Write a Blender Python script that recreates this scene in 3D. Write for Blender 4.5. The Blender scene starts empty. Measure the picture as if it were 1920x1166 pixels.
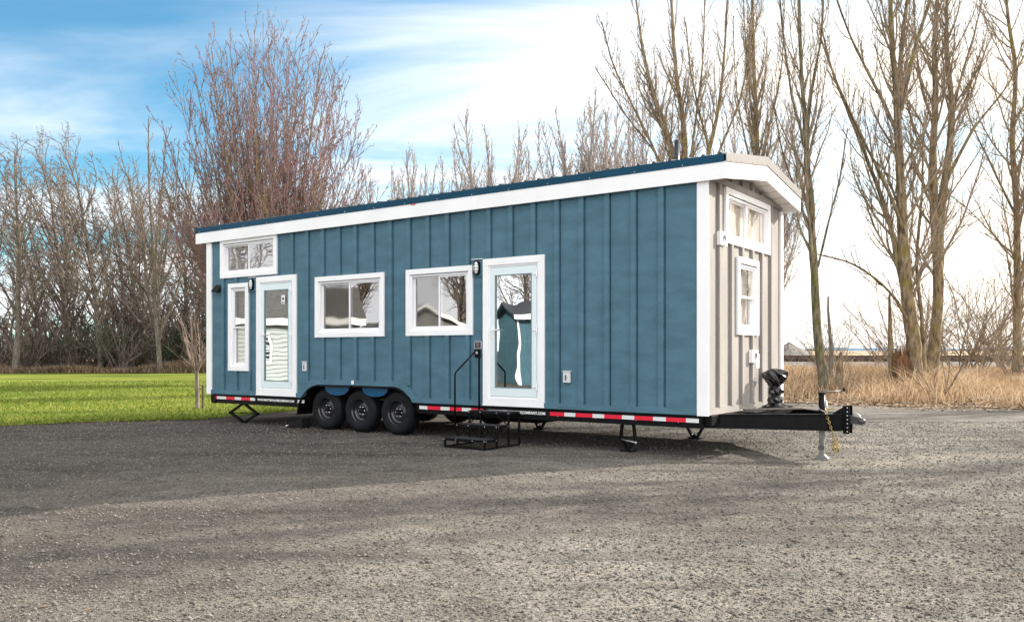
import bpy, bmesh, math, random
import numpy as np
from mathutils import Vector, Matrix
R = math.radians
sc = bpy.context.scene
col = sc.collection

# ---------------------------------------------------------------- camera
H = 1.345
cd = bpy.data.cameras.new('camera'); cam = bpy.data.objects.new('camera', cd); col.objects.link(cam)
cam.location = (0, 0, H); cam.rotation_euler = (R(90), 0, 0)
cd.sensor_width = 36; cd.lens = 36 * 1588 / 1920
cd.shift_y = (663.1 - 583) / 1920
cd.clip_end = 9000; cd.clip_start = .1
sc.camera = cam

# ---------------------------------------------------------------- light
SUN_AZ = R(62.5); SUN_EL = R(25)
sd = bpy.data.lights.new('sun', 'SUN'); sd.energy = 5.0; sd.angle = R(.55); sd.color = (1, .93, .82)
so = bpy.data.objects.new('sun', sd); col.objects.link(so)
sdir = Vector((math.sin(SUN_AZ) * math.cos(SUN_EL), math.cos(SUN_AZ) * math.cos(SUN_EL), math.sin(SUN_EL)))
so.rotation_euler = sdir.to_track_quat('Z', 'Y').to_euler()
so.location = (30, 10, 30)
w = bpy.data.worlds.new('World'); sc.world = w; w.use_nodes = True
nt = w.node_tree; nt.nodes.clear()
def N(t, ty, **k):
    n = t.nodes.new(ty)
    for a, b in k.items(): setattr(n, a, b)
    return n
def LK(t, a, b): t.links.new(a, b)
sky = N(nt, 'ShaderNodeTexSky', sky_type='NISHITA', sun_disc=False, sun_elevation=SUN_EL, sun_rotation=SUN_AZ,
        altitude=50, air_density=1.0, dust_density=.6, ozone_density=2.2)
tc = N(nt, 'ShaderNodeTexCoord'); sep = N(nt, 'ShaderNodeSeparateXYZ'); LK(nt, tc.outputs['Generated'], sep.inputs[0])
def M(t, op, a, b=None, c=None, clamp=False):
    n = N(t, 'ShaderNodeMath', operation=op); n.use_clamp = clamp
    for i, v in enumerate((a, b, c)):
        if v is None: continue
        if isinstance(v, (int, float)): n.inputs[i].default_value = v
        else: LK(t, v, n.inputs[i])
    return n.outputs[0]
# clouds lie on a plane high above: project the direction on it
zz = M(nt, 'MAXIMUM', sep.outputs[2], 0.0); den = M(nt, 'ADD', zz, .16)
cx = M(nt, 'DIVIDE', sep.outputs[0], den); cy = M(nt, 'DIVIDE', sep.outputs[1], den)
cmb = N(nt, 'ShaderNodeCombineXYZ'); LK(nt, M(nt, 'MULTIPLY', cx, .55), cmb.inputs[0]); LK(nt, M(nt, 'MULTIPLY', cy, 1.5), cmb.inputs[1])
nz = N(nt, 'ShaderNodeTexNoise'); nz.inputs['Scale'].default_value = .95; nz.inputs['Detail'].default_value = 7; nz.inputs['Roughness'].default_value = .52
nz.inputs['Distortion'].default_value = .5
LK(nt, cmb.outputs[0], nz.inputs['Vector'])
side = M(nt, 'ADD', M(nt, 'MULTIPLY_ADD', sep.outputs[0], .62, .22), M(nt, 'ADD', M(nt, 'MULTIPLY', M(nt, 'MAXIMUM', M(nt, 'MULTIPLY_ADD', sep.outputs[0], -1.0, -.6), 0.0), 3.0), M(nt, 'MULTIPLY', M(nt, 'MAXIMUM', M(nt, 'ADD', sep.outputs[2], -.43), 0.0), 1.3)))
back = M(nt, 'MULTIPLY', M(nt, 'MAXIMUM', M(nt, 'MULTIPLY', sep.outputs[1], -1.0), 0.0), .35)  # extra cloud behind the camera, added as fill light
low = M(nt, 'MAXIMUM', M(nt, 'MULTIPLY_ADD', zz, -3.4, .62), 0.0)
tot = M(nt, 'ADD', M(nt, 'ADD', M(nt, 'ADD', M(nt, 'MULTIPLY_ADD', nz.outputs[0], 2.6, -1.05), side), back), low)
mr = N(nt, 'ShaderNodeMapRange', interpolation_type='SMOOTHSTEP'); mr.inputs['From Min'].default_value = .0; mr.inputs['From Max'].default_value = .95
LK(nt, tot, mr.inputs['Value'])
tint = N(nt, 'ShaderNodeMix', data_type='RGBA', blend_type='MULTIPLY'); tint.inputs[0].default_value = 1
LK(nt, sky.outputs[0], tint.inputs[6]); tint.inputs[7].default_value = (.66, 1.12, 1.16, 1)
mx = N(nt, 'ShaderNodeMix', data_type='RGBA'); LK(nt, mr.outputs[0], mx.inputs[0]); LK(nt, tint.outputs[2], mx.inputs[6])
cb = N(nt, 'ShaderNodeMix', data_type='RGBA'); gl = N(nt, 'ShaderNodeMix', data_type='RGBA'); gl.inputs[6].default_value = (7.6, 7.7, 7.9, 1); gl.inputs[7].default_value = (9.6, 8.6, 7.3, 1)
gd = N(nt, 'ShaderNodeVectorMath', operation='DOT_PRODUCT'); LK(nt, tc.outputs['Generated'], gd.inputs[0]); gd.inputs[1].default_value = sdir
LK(nt, M(nt, 'MULTIPLY', M(nt, 'MAXIMUM', M(nt, 'ADD', gd.outputs['Value'], -.45), 0.0), 2.0, clamp=True), gl.inputs[0]); LK(nt, gl.outputs[2], cb.inputs[6]); cb.inputs[7].default_value = (16.5, 16.1, 15.8, 1)
LK(nt, M(nt, 'MULTIPLY', M(nt, 'MAXIMUM', M(nt, 'MULTIPLY_ADD', sep.outputs[1], -1.0, -.05), 0.0), 1.15, clamp=True), cb.inputs[0]); LK(nt, cb.outputs[2], mx.inputs[7])  # unseen cloud behind the camera, brightened to fill the shaded long wall
bg = N(nt, 'ShaderNodeBackground'); bg.inputs[1].default_value = .10; LK(nt, mx.outputs[2], bg.inputs[0])
wo = N(nt, 'ShaderNodeOutputWorld'); LK(nt, bg.outputs[0], wo.inputs[0])
vs = sc.view_settings; vs.view_transform = 'Standard'; vs.look = 'None'; vs.exposure = 0.85; vs.gamma = 1
sc.cycles.max_bounces = 8; sc.cycles.transparent_max_bounces = 24; sc.cycles.sample_clamp_indirect = 6
sc.cycles.use_denoising = True

# ---------------------------------------------------------------- materials
def mat(name, c, rough=.6, metal=0, var=.0, vscale=3, bump=0, bscale=60, stretch=(1, 1, 1), spec=.5, c2=None, coat=0, vdetail=5):
    m = bpy.data.materials.new(name); m.use_nodes = True; t = m.node_tree; b = t.nodes['Principled BSDF']
    b.inputs['Base Color'].default_value = (*c, 1); b.inputs['Roughness'].default_value = rough; b.inputs['Metallic'].default_value = metal
    b.inputs['Specular IOR Level'].default_value = spec
    if coat: b.inputs['Coat Weight'].default_value = coat; b.inputs['Coat Roughness'].default_value = .05
    tcn = N(t, 'ShaderNodeTexCoord'); mp = N(t, 'ShaderNodeMapping'); LK(t, tcn.outputs['Object'], mp.inputs[0])
    mp.inputs['Scale'].default_value = stretch
    if var or c2:
        n = N(t, 'ShaderNodeTexNoise'); n.inputs['Scale'].default_value = vscale; n.inputs['Detail'].default_value = vdetail; LK(t, mp.outputs[0], n.inputs['Vector'])
        rp = N(t, 'ShaderNodeValToRGB'); LK(t, n.outputs[0], rp.inputs[0])
        d = c2 if c2 else [x * (1 - var) for x in c]
        e = c if c2 else [min(1, x * (1 + var)) for x in c]
        rp.color_ramp.elements[0].position = .36; rp.color_ramp.elements[1].position = .64
        rp.color_ramp.elements[0].color = (*d, 1); rp.color_ramp.elements[1].color = (*e, 1)
        LK(t, rp.outputs[0], b.inputs['Base Color'])
    if bump:
        n = N(t, 'ShaderNodeTexNoise'); n.inputs['Scale'].default_value = bscale; n.inputs['Detail'].default_value = 4; LK(t, mp.outputs[0], n.inputs['Vector'])
        bp = N(t, 'ShaderNodeBump'); bp.inputs['Strength'].default_value = bump; bp.inputs['Distance'].default_value = .01
        LK(t, n.outputs[0], bp.inputs['Height']); LK(t, bp.outputs[0], b.inputs['Normal'])
    return m
def ramp_mat(name, cols, rough=.9, mode='island', trans=0, spec=.3):
    m = bpy.data.materials.new(name); m.use_nodes = True; t = m.node_tree; b = t.nodes['Principled BSDF']
    g = N(t, 'ShaderNodeNewGeometry'); rp = N(t, 'ShaderNodeValToRGB'); LK(t, g.outputs['Random Per Island'], rp.inputs[0])
    els = rp.color_ramp.elements
    while len(els) < len(cols): els.new(.5)
    for i, c in enumerate(cols): els[i].position = i / (len(cols) - 1); els[i].color = (*c, 1)
    LK(t, rp.outputs[0], b.inputs['Base Color']); b.inputs['Roughness'].default_value = rough; b.inputs['Specular IOR Level'].default_value = spec
    if trans:
        o = t.nodes['Material Output']; tr = N(t, 'ShaderNodeBsdfTranslucent'); LK(t, rp.outputs[0], tr.inputs[0])
        ms = N(t, 'ShaderNodeMixShader'); ms.inputs[0].default_value = trans
        LK(t, b.outputs[0], ms.inputs[1]); LK(t, tr.outputs[0], ms.inputs[2]); LK(t, ms.outputs[0], o.inputs[0])
    return m
def glass_mat(name, refl, tint, rough=.0, rc=(1, 1, 1)):
    m = bpy.data.materials.new(name); m.use_nodes = True; t = m.node_tree; t.nodes.clear()
    o = N(t, 'ShaderNodeOutputMaterial'); g = N(t, 'ShaderNodeBsdfGlossy'); g.inputs['Roughness'].default_value = rough; g.inputs['Color'].default_value = (*rc, 1)
    tr = N(t, 'ShaderNodeBsdfTransparent'); tr.inputs[0].default_value = (*tint, 1)
    nn = N(t, 'ShaderNodeTexNoise'); nn.inputs['Scale'].default_value = 1.6; nn.inputs['Detail'].default_value = 1
    tcn = N(t, 'ShaderNodeTexCoord'); LK(t, tcn.outputs['Object'], nn.inputs['Vector'])
    bp = N(t, 'ShaderNodeBump'); bp.inputs['Strength'].default_value = .05; bp.inputs['Distance'].default_value = .05; LK(t, nn.outputs[0], bp.inputs['Height'])
    LK(t, bp.outputs[0], g.inputs['Normal'])
    ms = N(t, 'ShaderNodeMixShader'); ms.inputs[0].default_value = refl
    LK(t, tr.outputs[0], ms.inputs[1]); LK(t, g.outputs[0], ms.inputs[2]); LK(t, ms.outputs[0], o.inputs[0])
    return m
def bark_mat(name, c, c2, moss=None, mossamt=.5, zf=4):
    m = mat(name, c, .9, var=0, c2=c2, vscale=13, vdetail=9, bump=1.0, bscale=26, stretch=(1, 1, .25), spec=.2)
    if moss:
        t = m.node_tree; b = t.nodes['Principled BSDF']; src = b.inputs['Base Color'].links[0].from_socket
        tcn = N(t, 'ShaderNodeTexCoord'); n = N(t, 'ShaderNodeTexNoise'); n.inputs['Scale'].default_value = 1.7; n.inputs['Detail'].default_value = 6
        LK(t, tcn.outputs['Object'], n.inputs['Vector'])
        r = N(t, 'ShaderNodeMapRange'); r.inputs['From Min'].default_value = .66 - mossamt * .16; r.inputs['From Max'].default_value = .80 - mossamt * .12
        LK(t, n.outputs[0], r.inputs['Value'])
        x = N(t, 'ShaderNodeMix', data_type='RGBA'); LK(t, r.outputs[0], x.inputs[0]); LK(t, src, x.inputs[6]); x.inputs[7].default_value = (*moss, 1)
        LK(t, x.outputs[2], b.inputs['Base Color'])
    return m

BLUE = mat('blue_siding', (.068, .155, .208), .6, var=.12, vscale=2.2, bump=.9, bscale=34, stretch=(1, 1, 2.6), spec=.35)
SUNLIT = mat('sunlit_siding', (.30, .28, .265), .8, var=.10, vscale=3, bump=.6, bscale=45, stretch=(1, 1, .35), spec=.3)  # same blue paint as the side, its sunlit look put into the colour
WHITE = mat('white_trim', (.86, .86, .86), .45, var=.03, vscale=1.5, bump=.06, bscale=30)
VINYL = mat('vinyl', (.84, .84, .86), .35)
AQUA = mat('door_leaf', (.70, .80, .82), .35)
DRIP = mat('blue_metal', (.005, .052, .098), .5, var=.12, vscale=.9, spec=.15)
SKIRT = mat('blue_gloss', (.002, .075, .17), .3, spec=.3)
NAVY = mat('dark_roof', (.008, .014, .022), .35, bump=.03, bscale=8)
CAPM = mat('rake_metal', (.15, .14, .134), .6, var=.08, vscale=2, spec=.2)  # blue roof-edge metal, its sun glare put into the colour
SOFF = mat('soffit_panel', (.78, .74, .70), .6)
BLACK = mat('black_steel', (.0045, .0048, .0055), .42, var=.3, vscale=9, bump=.05, bscale=40, spec=.12)
BLKM = mat('matt_black', (.006, .006, .007), .75, var=.3, vscale=14, spec=.25)
TREAD = mat('tread_grate', (.02, .02, .023), .75, var=.4, vscale=60, bump=.8, bscale=120)
RUB = mat('tyre_rubber', (.007, .0085, .0098), .65, var=.25, vscale=8, bump=.15, bscale=60, spec=.2)
RIM = mat('rim_paint', (.016, .017, .02), .25, spec=.6)
CHROME = mat('bright_steel', (.75, .75, .77), .22, 1)
GALV = mat('galvanised', (.62, .62, .62), .35, .8, var=.15, vscale=12)
DULL = mat('dull_steel', (.22, .22, .21), .5, .5, var=.2, vscale=14)
ZINC = mat('chain_zinc', (.42, .31, .12), .4, .7, var=.4, vscale=30)
RED = mat('tape_red', (.75, .005, .035), .4)
SILV = mat('tape_white', (.72, .74, .75), .4)
LETT = mat('letter_white', (.85, .85, .85), .5)
LENS = mat('lamp_lens', (.82, .84, .85), .25)
PLAST = mat('outlet_plastic', (.62, .64, .66), .5)
DARKG = mat('dark_grey', (.10, .10, .11), .6)
BAGM = mat('plastic_film', (.006, .006, .007), .18, spec=.7, bump=.6, bscale=14)
INT = mat('interior_paint', (.55, .55, .53), .9)
INTD = mat('interior_floor', (.18, .15, .12), .8)
BLIND = mat('blind_fabric', (.80, .76, .72), .9)
RUST = mat('rail_steel', (.09, .055, .04), .7, var=.4, vscale=5)
SLEEP = mat('sleeper_wood', (.07, .055, .05), .9, var=.4, vscale=6)
G_WIN = glass_mat('window_glass', .40, (.62, .64, .66))
G_SCR = glass_mat('screened_glass', .26, (.34, .35, .38), .04)
G_DOOR = glass_mat('door_glass', .62, (.5, .6, .62), 0, (.93, .98, 1))
G_PALE = glass_mat('pale_glass', .35, (.95, .93, .9))
STICK = mat('sticker', (.8, .8, .8), .5)
STICKD = mat('sticker_print', (.08, .07, .07), .5)
REDD = mat('badge_red', (.5, .06, .04), .5)

# ---------------------------------------------------------------- mesh helpers
def tag(o, label=None, cat=None, group=None, kind=None):
    if label: o['label'] = label
    if cat: o['category'] = cat
    if group: o['group'] = group
    if kind: o['kind'] = kind
    return o
def empty(name, loc=(0, 0, 0), rz=0, label=None, cat=None, group=None):
    o = bpy.data.objects.new(name, None); col.objects.link(o); o.location = loc; o.rotation_euler = (0, 0, rz); o.empty_display_size = .2
    return tag(o, label, cat, group)
def ident(x, y, z): return (x, y, z)
class MB:
    def __init__(s, F=ident): s.v = []; s.f = []; s.sm = []; s.F = F
    def add(s, vs, fs, smooth=False):
        n = len(s.v); s.v += [s.F(*v) for v in vs]; s.f += [tuple(i + n for i in f) for f in fs]; s.sm += [smooth] * len(fs); return s
    def box(s, x0, x1, y0, y1, z0, z1):
        return s.add([(x0, y0, z0), (x1, y0, z0), (x1, y1, z0), (x0, y1, z0), (x0, y0, z1), (x1, y0, z1), (x1, y1, z1), (x0, y1, z1)],
                     [(0, 3, 2, 1), (4, 5, 6, 7), (0, 1, 5, 4), (1, 2, 6, 5), (2, 3, 7, 6), (3, 0, 4, 7)])
    def prism(s, poly, y0, y1):          # polygon of (x, z), extruded along y
        n = len(poly); vs = [(x, y0, z) for x, z in poly] + [(x, y1, z) for x, z in poly]
        fs = [tuple(range(n))[::-1], tuple(range(n, 2 * n))] + [(i, (i + 1) % n, (i + 1) % n + n, i + n) for i in range(n)]
        return s.add(vs, fs)
    def prism_x(s, poly, x0, x1):        # polygon of (y, z), extruded along x
        n = len(poly); vs = [(x0, y, z) for y, z in poly] + [(x1, y, z) for y, z in poly]
        fs = [tuple(range(n)), tuple(range(n, 2 * n))[::-1]] + [(i, (i + 1) % n, (i + 1) % n + n, i + n) for i in range(n)]
        return s.add(vs, fs)
    def tube(s, pts, r, n=8, close=True):
        pts = [Vector(p) for p in pts]; rs = r if isinstance(r, (list, tuple)) else [r] * len(pts)
        vs = []; fs = []
        for i, p in enumerate(pts):
            t = (pts[min(i + 1, len(pts) - 1)] - pts[max(i - 1, 0)]).normalized()
            a = Vector((0, 0, 1)) if abs(t.z) < .9 else Vector((1, 0, 0))
            a = (a - t * a.dot(t)).normalized(); b = t.cross(a)
            for k in range(n):
                an = 2 * math.pi * k / n; q = p + (a * math.cos(an) + b * math.sin(an)) * rs[i]; vs.append(tuple(q))
        for i in range(len(pts) - 1):
            for k in range(n): fs.append((i * n + k, i * n + (k + 1) % n, (i + 1) * n + (k + 1) % n, (i + 1) * n + k))
        if close: fs.append(tuple(range(n))[::-1]); fs.append(tuple((len(pts) - 1) * n + k for k in range(n)))
        return s.add(vs, fs, True)
    def bar(s, p, q, w, h=None):         # square bar between two points
        p, q = Vector(p), Vector(q); t = (q - p).normalized(); h = h or w
        a = Vector((0, 0, 1)) if abs(t.z) < .95 else Vector((1, 0, 0))
        b = t.cross(a).normalized(); a = b.cross(t).normalized()
        vs = [tuple(o + b * (w / 2 * i) + a * (h / 2 * j)) for o in (p, q) for i, j in ((-1, -1), (1, -1), (1, 1), (-1, 1))]
        return s.add(vs, [(0, 3, 2, 1), (4, 5, 6, 7), (0, 1, 5, 4), (1, 2, 6, 5), (2, 3, 7, 6), (3, 0, 4, 7)])
    def lathe(s, prof, c=(0, 0, 0), axis='y', n=40):   # profile of (radius, along)
        vs = []; fs = []
        for r, h in prof:
            for k in range(n):
                a = 2 * math.pi * k / n; x, y = r * math.cos(a), r * math.sin(a)
                vs.append((c[0] + x, c[1] + h, c[2] + y) if axis == 'y' else ((c[0] + x, c[1] + y, c[2] + h) if axis == 'z' else (c[0] + h, c[1] + x, c[2] + y)))
        for i in range(len(prof) - 1):
            for k in range(n): fs.append((i * n + k, i * n + (k + 1) % n, (i + 1) * n + (k + 1) % n, (i + 1) * n + k))
        return s.add(vs, fs, True)
    def ball(s, c, rx, ry, rz, n=12, m=8, wob=0, rnd=None):
        vs = []; fs = []
        for i in range(m + 1):
            ph = math.pi * i / m
            for k in range(n):
                th = 2 * math.pi * k / n; q = 1 + (rnd.uniform(-wob, wob) if rnd else 0)
                vs.append((c[0] + rx * q * math.sin(ph) * math.cos(th), c[1] + ry * q * math.sin(ph) * math.sin(th), c[2] + rz * q * math.cos(ph)))
        for i in range(m):
            for k in range(n): fs.append((i * n + k, (i + 1) * n + k, (i + 1) * n + (k + 1) % n, i * n + (k + 1) % n))
        return s.add(vs, fs, True)
    def build(s, name, m, parent=None, bevel=0, recalc=True):
        me = bpy.data.meshes.new(name); me.from_pydata(s.v, [], s.f)
        me.polygons.foreach_set('use_smooth', s.sm)
        me.materials.append(m)
        if recalc:
            bm = bmesh.new(); bm.from_mesh(me); bmesh.ops.remove_doubles(bm, verts=bm.verts, dist=1e-6) if any(s.sm) else None
            bmesh.ops.recalc_face_normals(bm, faces=bm.faces); bm.to_mesh(me); bm.free()
        me.update()
        o = bpy.data.objects.new(name, me); col.objects.link(o)
        if parent: o.parent = parent
        if bevel:
            b = o.modifiers.new('bevel', 'BEVEL'); b.width = bevel; b.segments = 2; b.limit_method = 'ANGLE'; b.angle_limit = R(40)
        return o
def raw_mesh(name, V, Fa, m, parent=None, smooth=False):
    """V (n,3), Fa (m,k) numpy -> object"""
    me = bpy.data.meshes.new(name); n, k = Fa.shape
    me.vertices.add(len(V)); me.vertices.foreach_set('co', V.astype(np.float32).ravel())
    me.loops.add(n * k); me.loops.foreach_set('vertex_index', Fa.astype(np.int32).ravel())
    me.polygons.add(n); me.polygons.foreach_set('loop_start', np.arange(0, n * k, k, dtype=np.int32))
    try: me.polygons.foreach_set('loop_total', np.full(n, k, dtype=np.int32))
    except Exception: pass
    if smooth: me.polygons.foreach_set('use_smooth', np.ones(n, dtype=bool))
    me.materials.append(m); me.update(calc_edges=True); me.validate()
    o = bpy.data.objects.new(name, me); col.objects.link(o)
    if parent: o.parent = parent
    return o
def copy_thing(root, loc, rz, s=1.0, label=None):
    c = root.copy(); col.objects.link(c); c.location = loc; c.rotation_euler = (0, 0, rz); c.scale = (s,) * 3 if isinstance(s, (int, float)) else s
    for ch in root.children:
        d = ch.copy(); col.objects.link(d); d.parent = c
    if label: c['label'] = label
    return c
def text_mesh(name, body, size, m, parent, xf, ext=.001, font_sx=1):
    cu = bpy.data.curves.new(name, 'FONT'); cu.body = body; cu.size = size; cu.extrude = ext; cu.align_x = 'LEFT'; cu.resolution_u = 2
    cu.offset = size * .035
    ob = bpy.data.objects.new(name, cu); col.objects.link(ob)
    dg = bpy.context.evaluated_depsgraph_get(); me = bpy.data.meshes.new_from_object(ob.evaluated_get(dg))
    bpy.data.objects.remove(ob); xs = [v.co.x for v in me.vertices]; wd = max(xs) - min(xs)
    me.name = name
    me.materials.clear(); me.materials.append(m)
    o = bpy.data.objects.new(name, me); col.objects.link(o); o.parent = parent
    sx = font_sx / wd                      # font_sx = wanted width in metres
    o.matrix_local = xf @ Matrix.Diagonal((sx, 1, 1, 1))
    return o

# ================================================================ the tiny house
TH = .6168; L = 10.487; W = 2.956
house = empty('tiny_house', (2.4932, 10.8221, 0), -TH, 'blue board-and-batten tiny house on a black three-axle trailer', 'tiny house')
def S(u, b, z): return (-u, -b, z)      # u metres from the front corner along the long side, b metres outwards from it
def E_(v, b, z): return (b, v, z)       # v metres across the front end, b metres outwards from it
ZB, ZF = .557, 3.54
RIDGE = W / 2; SL = .147
def zroof(v, base): return base + SL * (min(v, W - v) + .05)
# --- long wall with arch cut and openings
ARCH = [(7.719, .489), (7.66, .53), (7.607, .589), (7.491, .716), (7.38, .775), (7.254, .800), (6.333, .804), (5.396, .802), (5.30, .782), (5.215, .747), (5.063, .639), (5.005, .560), (4.985, .52)]
def arch_z(u):
    if u <= 4.985 or u >= 7.719: return ZB
    p = ARCH[::-1]
    for (a, za), (b, zb) in zip(p, p[1:]):
        if a <= u <= b: return max(ZB, za + (zb - za) * (u - a) / (b - a))
    return ZB
WINS = dict(loft=(8.365, 10.06, 2.815, 3.565), tall=(9.19, 9.806, 1.016, 2.70), a=(5.645, 7.33, 1.632, 2.70), b=(3.78, 5.156, 1.633, 2.705))
DOORS = dict(rear=(7.825, 8.95, .587, 2.783), front=(2.466, 3.578, .584, 2.778))
def hole(t, i=.075): return (t[0] + i, t[1] - i, t[2] + i, t[3] - i)
holes = [hole(t) for t in WINS.values()] + [hole(t) for t in DOORS.values()]
def sheet(F, a0, a1, low, high, hs, b, extra=(), shade_grooves=()):
    br = sorted({a0, a1, *extra, *[x for g in shade_grooves for x in g], *[h[0] for h in hs], *[h[1] for h in hs]}); br = [x for x in br if a0 <= x <= a1]
    m = MB(F)
    b_in = b
    for p, q in zip(br, br[1:]):
        mid = (p + q) / 2; b = b_in
        if any(g0 < mid < g1 for g0, g1 in shade_grooves):
            b = b_in - .03
        cuts = sorted([(h[2], h[3]) for h in hs if h[0] < mid < h[1]])
        lo = (low(p), low(q))
        if b != b_in:
            zs = [low(mid)] + [z for c in cuts for z in c] + [high(mid)]
            for e in (p, q):
                if any(abs(e - x) < 1e-6 for g in shade_grooves for x in g):
                    for za, zb in zip(zs[::2], zs[1::2]): m.add([(e, b_in, za), (e, b, za), (e, b, zb), (e, b_in, zb)], [(0, 1, 2, 3)])
        for c0, c1 in cuts:
            m.add([(p, b, lo[0]), (q, b, lo[1]), (q, b, c0), (p, b, c0)], [(0, 1, 2, 3)]); lo = (c1, c1)
        m.add([(p, b, lo[0]), (q, b, lo[1]), (q, b, high(q)), (p, b, high(p))], [(0, 1, 2, 3)])
    return m
BU = [.593 + .4064 * k for k in range(24)]
m = sheet(S, 0.0, L, arch_z, lambda u: 3.60, holes, 0, [a for a, _ in ARCH] + [9.6, 2.3], [(u - .016, u) for u in BU])  # recess beside each batten, added to deepen its shade line
# battens
def blocked(F_, a0, a1, z0, z1, rects):
    segs = [(z0, z1)]
    for r in rects:
        if a1 > r[0] and a0 < r[1]:
            ns = []
            for s0, s1 in segs:
                if r[3] <= s0 or r[2] >= s1: ns.append((s0, s1)); continue
                if r[2] > s0: ns.append((s0, r[2]))
                if r[3] < s1: ns.append((r[3], s1))
            segs = ns
    return segs
def band_top(u):
    O = [(7.74, .637), (7.58, .757), (7.47, .866), (7.089, .893), (6.333, .893), (5.368, .893), (5.168, .85), (5.063, .785), (4.938, .653), (4.90, .637)]
    if u <= 4.90 or u >= 7.74: return .637
    p = O[::-1]
    for (a, za), (b_, zb) in zip(p, p[1:]):
        if a <= u <= b_: return za + (zb - za) * (u - a) / (b_ - a)
rects = list(WINS.values()) + list(DOORS.values()) + [(3.575, 3.83, 2.50, 2.80), (8.93, 9.2, 2.50, 2.80)]
for u in BU:
    zb = max(band_top(u), band_top(u + .078))
    for z0, z1 in blocked(S, u, u + .068, zb, ZF + .03, rects):
        if z1 - z0 > .03: m.box(u, u + .078, 0, .034, z0, z1)
wall = m.build('long_side_wall', BLUE, house, recalc=False)
# base board following the arch
us = sorted({.13, 10.34, 4.90, 7.74, *[a for a, _ in ARCH], 7.58, 7.47, 7.089, 5.368, 5.168, 5.063, 4.938, 2.466, 3.578, 7.825, 8.95})
m = MB(S); runs = [m]
for p, q in zip(us, us[1:]):
    md = (p + q) / 2
    if 2.466 < md < 3.578 or 7.825 < md < 8.95: m = MB(S); runs.append(m); continue
    a, b_, c, d = arch_z(p + 1e-5), arch_z(q - 1e-5), band_top(q), band_top(p)
    m.add([(p, .002, a), (q, .002, b_), (q, .002, c), (p, .002, d), (p, .038, a), (q, .038, b_), (q, .038, c), (p, .038, d)],
          [(4, 5, 6, 7), (3, 2, 6, 7), (0, 1, 5, 4), (0, 3, 7, 4), (1, 2, 6, 5)])
for m in runs:
    if m.v: m.build('base_board', BLUE, house)
# lamp mounting blocks
for u0, u1 in ((3.58, 3.80), (8.955, 9.185)):
    MB(S).box(u0, u1, .0, .03, 2.52, 2.785).build('mounting_block', BLUE, house, .002)
# --- front end wall
EW = dict(big=(.575, 2.37, 2.825, 3.572), small=(1.02, 1.865, 1.607, 2.685))
eh = [hole(t) for t in EW.values()]
top = lambda v: zroof(v, 3.60)
EV = [.366 + .4064 * k - (.03 if k == 0 else 0) for k in range(7)]
m = sheet(E_, 0.0, W, lambda v: ZB, top, eh, 0, [W / 2], [(v - .034, v) for v in EV[:6]])  # recesses added at the batten edges to darken their cast shadows
erects = list(EW.values()) + [(.30, .56, 2.76, 2.95)]
EV = [.366 + .4064 * k - (.03 if k == 0 else 0) for k in range(7)]
for v in EV[:6]:
    for z0, z1 in blocked(E_, v, v + .068, .645, 3.575, erects):
        m.box(v, v + .068, 0, .036, z0, z1)
    m.box(v, v + .068, 0, .036, 3.656, zroof(v + .034, 3.58))
m.build('front_end_wall', SUNLIT, house, recalc=False)
m = MB(E_); m.box(.004, 2.87, .002, .026, ZB, .645); m.build('base_board', SUNLIT, house)
m = MB(E_); m.box(.12, 2.87, .002, .042, 3.575, 3.655); m.build('gable_board', SUNLIT, house)
m = MB(E_); m.box(.004, .10, .002, .028, .646, zroof(.05, 3.56)); m.build('corner_board', SUNLIT, house)
m = MB(E_); m.box(2.872, W + .02, .002, .03, ZB, 3.55); m.build('corner_board', WHITE, house)
MB(S).box(-.028, .128, .001, .030, ZB - .01, 3.56).build('corner_board', WHITE, house, .002)
MB(S).box(10.34, 10.50, .001, .030, ZB - .01, 3.56).build('corner_board', WHITE, house, .002)
# back walls
m = MB(); m.add([(0, W, ZB), (-L, W, ZB), (-L, W, 3.6), (0, W, 3.6)], [(0, 1, 2, 3)])
m.add([(-L, 0, ZB), (-L, W, ZB), (-L, W, 3.6), (-L, W / 2, zroof(W / 2, 3.6)), (-L, 0, 3.6)], [(0, 1, 2, 3, 4)])
for k in range(25): m.box(-.66 - .4064 * k, -.593 - .4064 * k, W, W + .02, ZB, 3.58)
m.build('rear_wall', BLUE, house, recalc=False)
# interior lining
m = sheet(S, .1, L - .1, lambda u: .86 if 4.9 < u < 7.8 else ZB + .06, lambda u: 3.5, holes, -.11, [4.9, 4.901, 7.8, 7.799])
m.v += []; k = MB(); k.add([(-.11, .11, .62), (-.11, W - .11, .62), (-L + .1, W - .11, .62), (-L + .1, .11, .62)], [(0, 1, 2, 3)])
m.build('interior_lining', INT, house, recalc=False); k.build('interior_floor', INTD, house)
k = sheet(E_, .11, W - .11, lambda v: .62, lambda v: 3.5, eh, -.11, [W / 2]); k.v += []
k.build('interior_lining', INT, house, recalc=False)
k = MB(); k.add([(-.11, W - .1, .62), (-L + .1, W - .1, .62), (-L + .1, W - .1, 3.5), (-.11, W - .1, 3.5)], [(0, 1, 2, 3)])
k.add([(-L + .1, .11, .62), (-L + .1, W - .11, .62), (-L + .1, W - .11, 3.5), (-L + .1, .11, 3.5)], [(0, 1, 2, 3)])
k.add([(-.11, .11, 3.5), (-.11, W - .11, 3.5), (-L + .1, W - .11, 3.5), (-L + .1, .11, 3.5)], [(0, 1, 2, 3)])
for x in (-2.3, -7.7): k.box(x - .04, x + .04, .8, W - .12, .63, 3.49)
k.build('interior_partition', INT, house)
k = MB(); k.box(-7.4, -3.9, 2.1, 2.8, .63, 1.55); k.build('kitchen_counter', BLKM, house)
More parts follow.
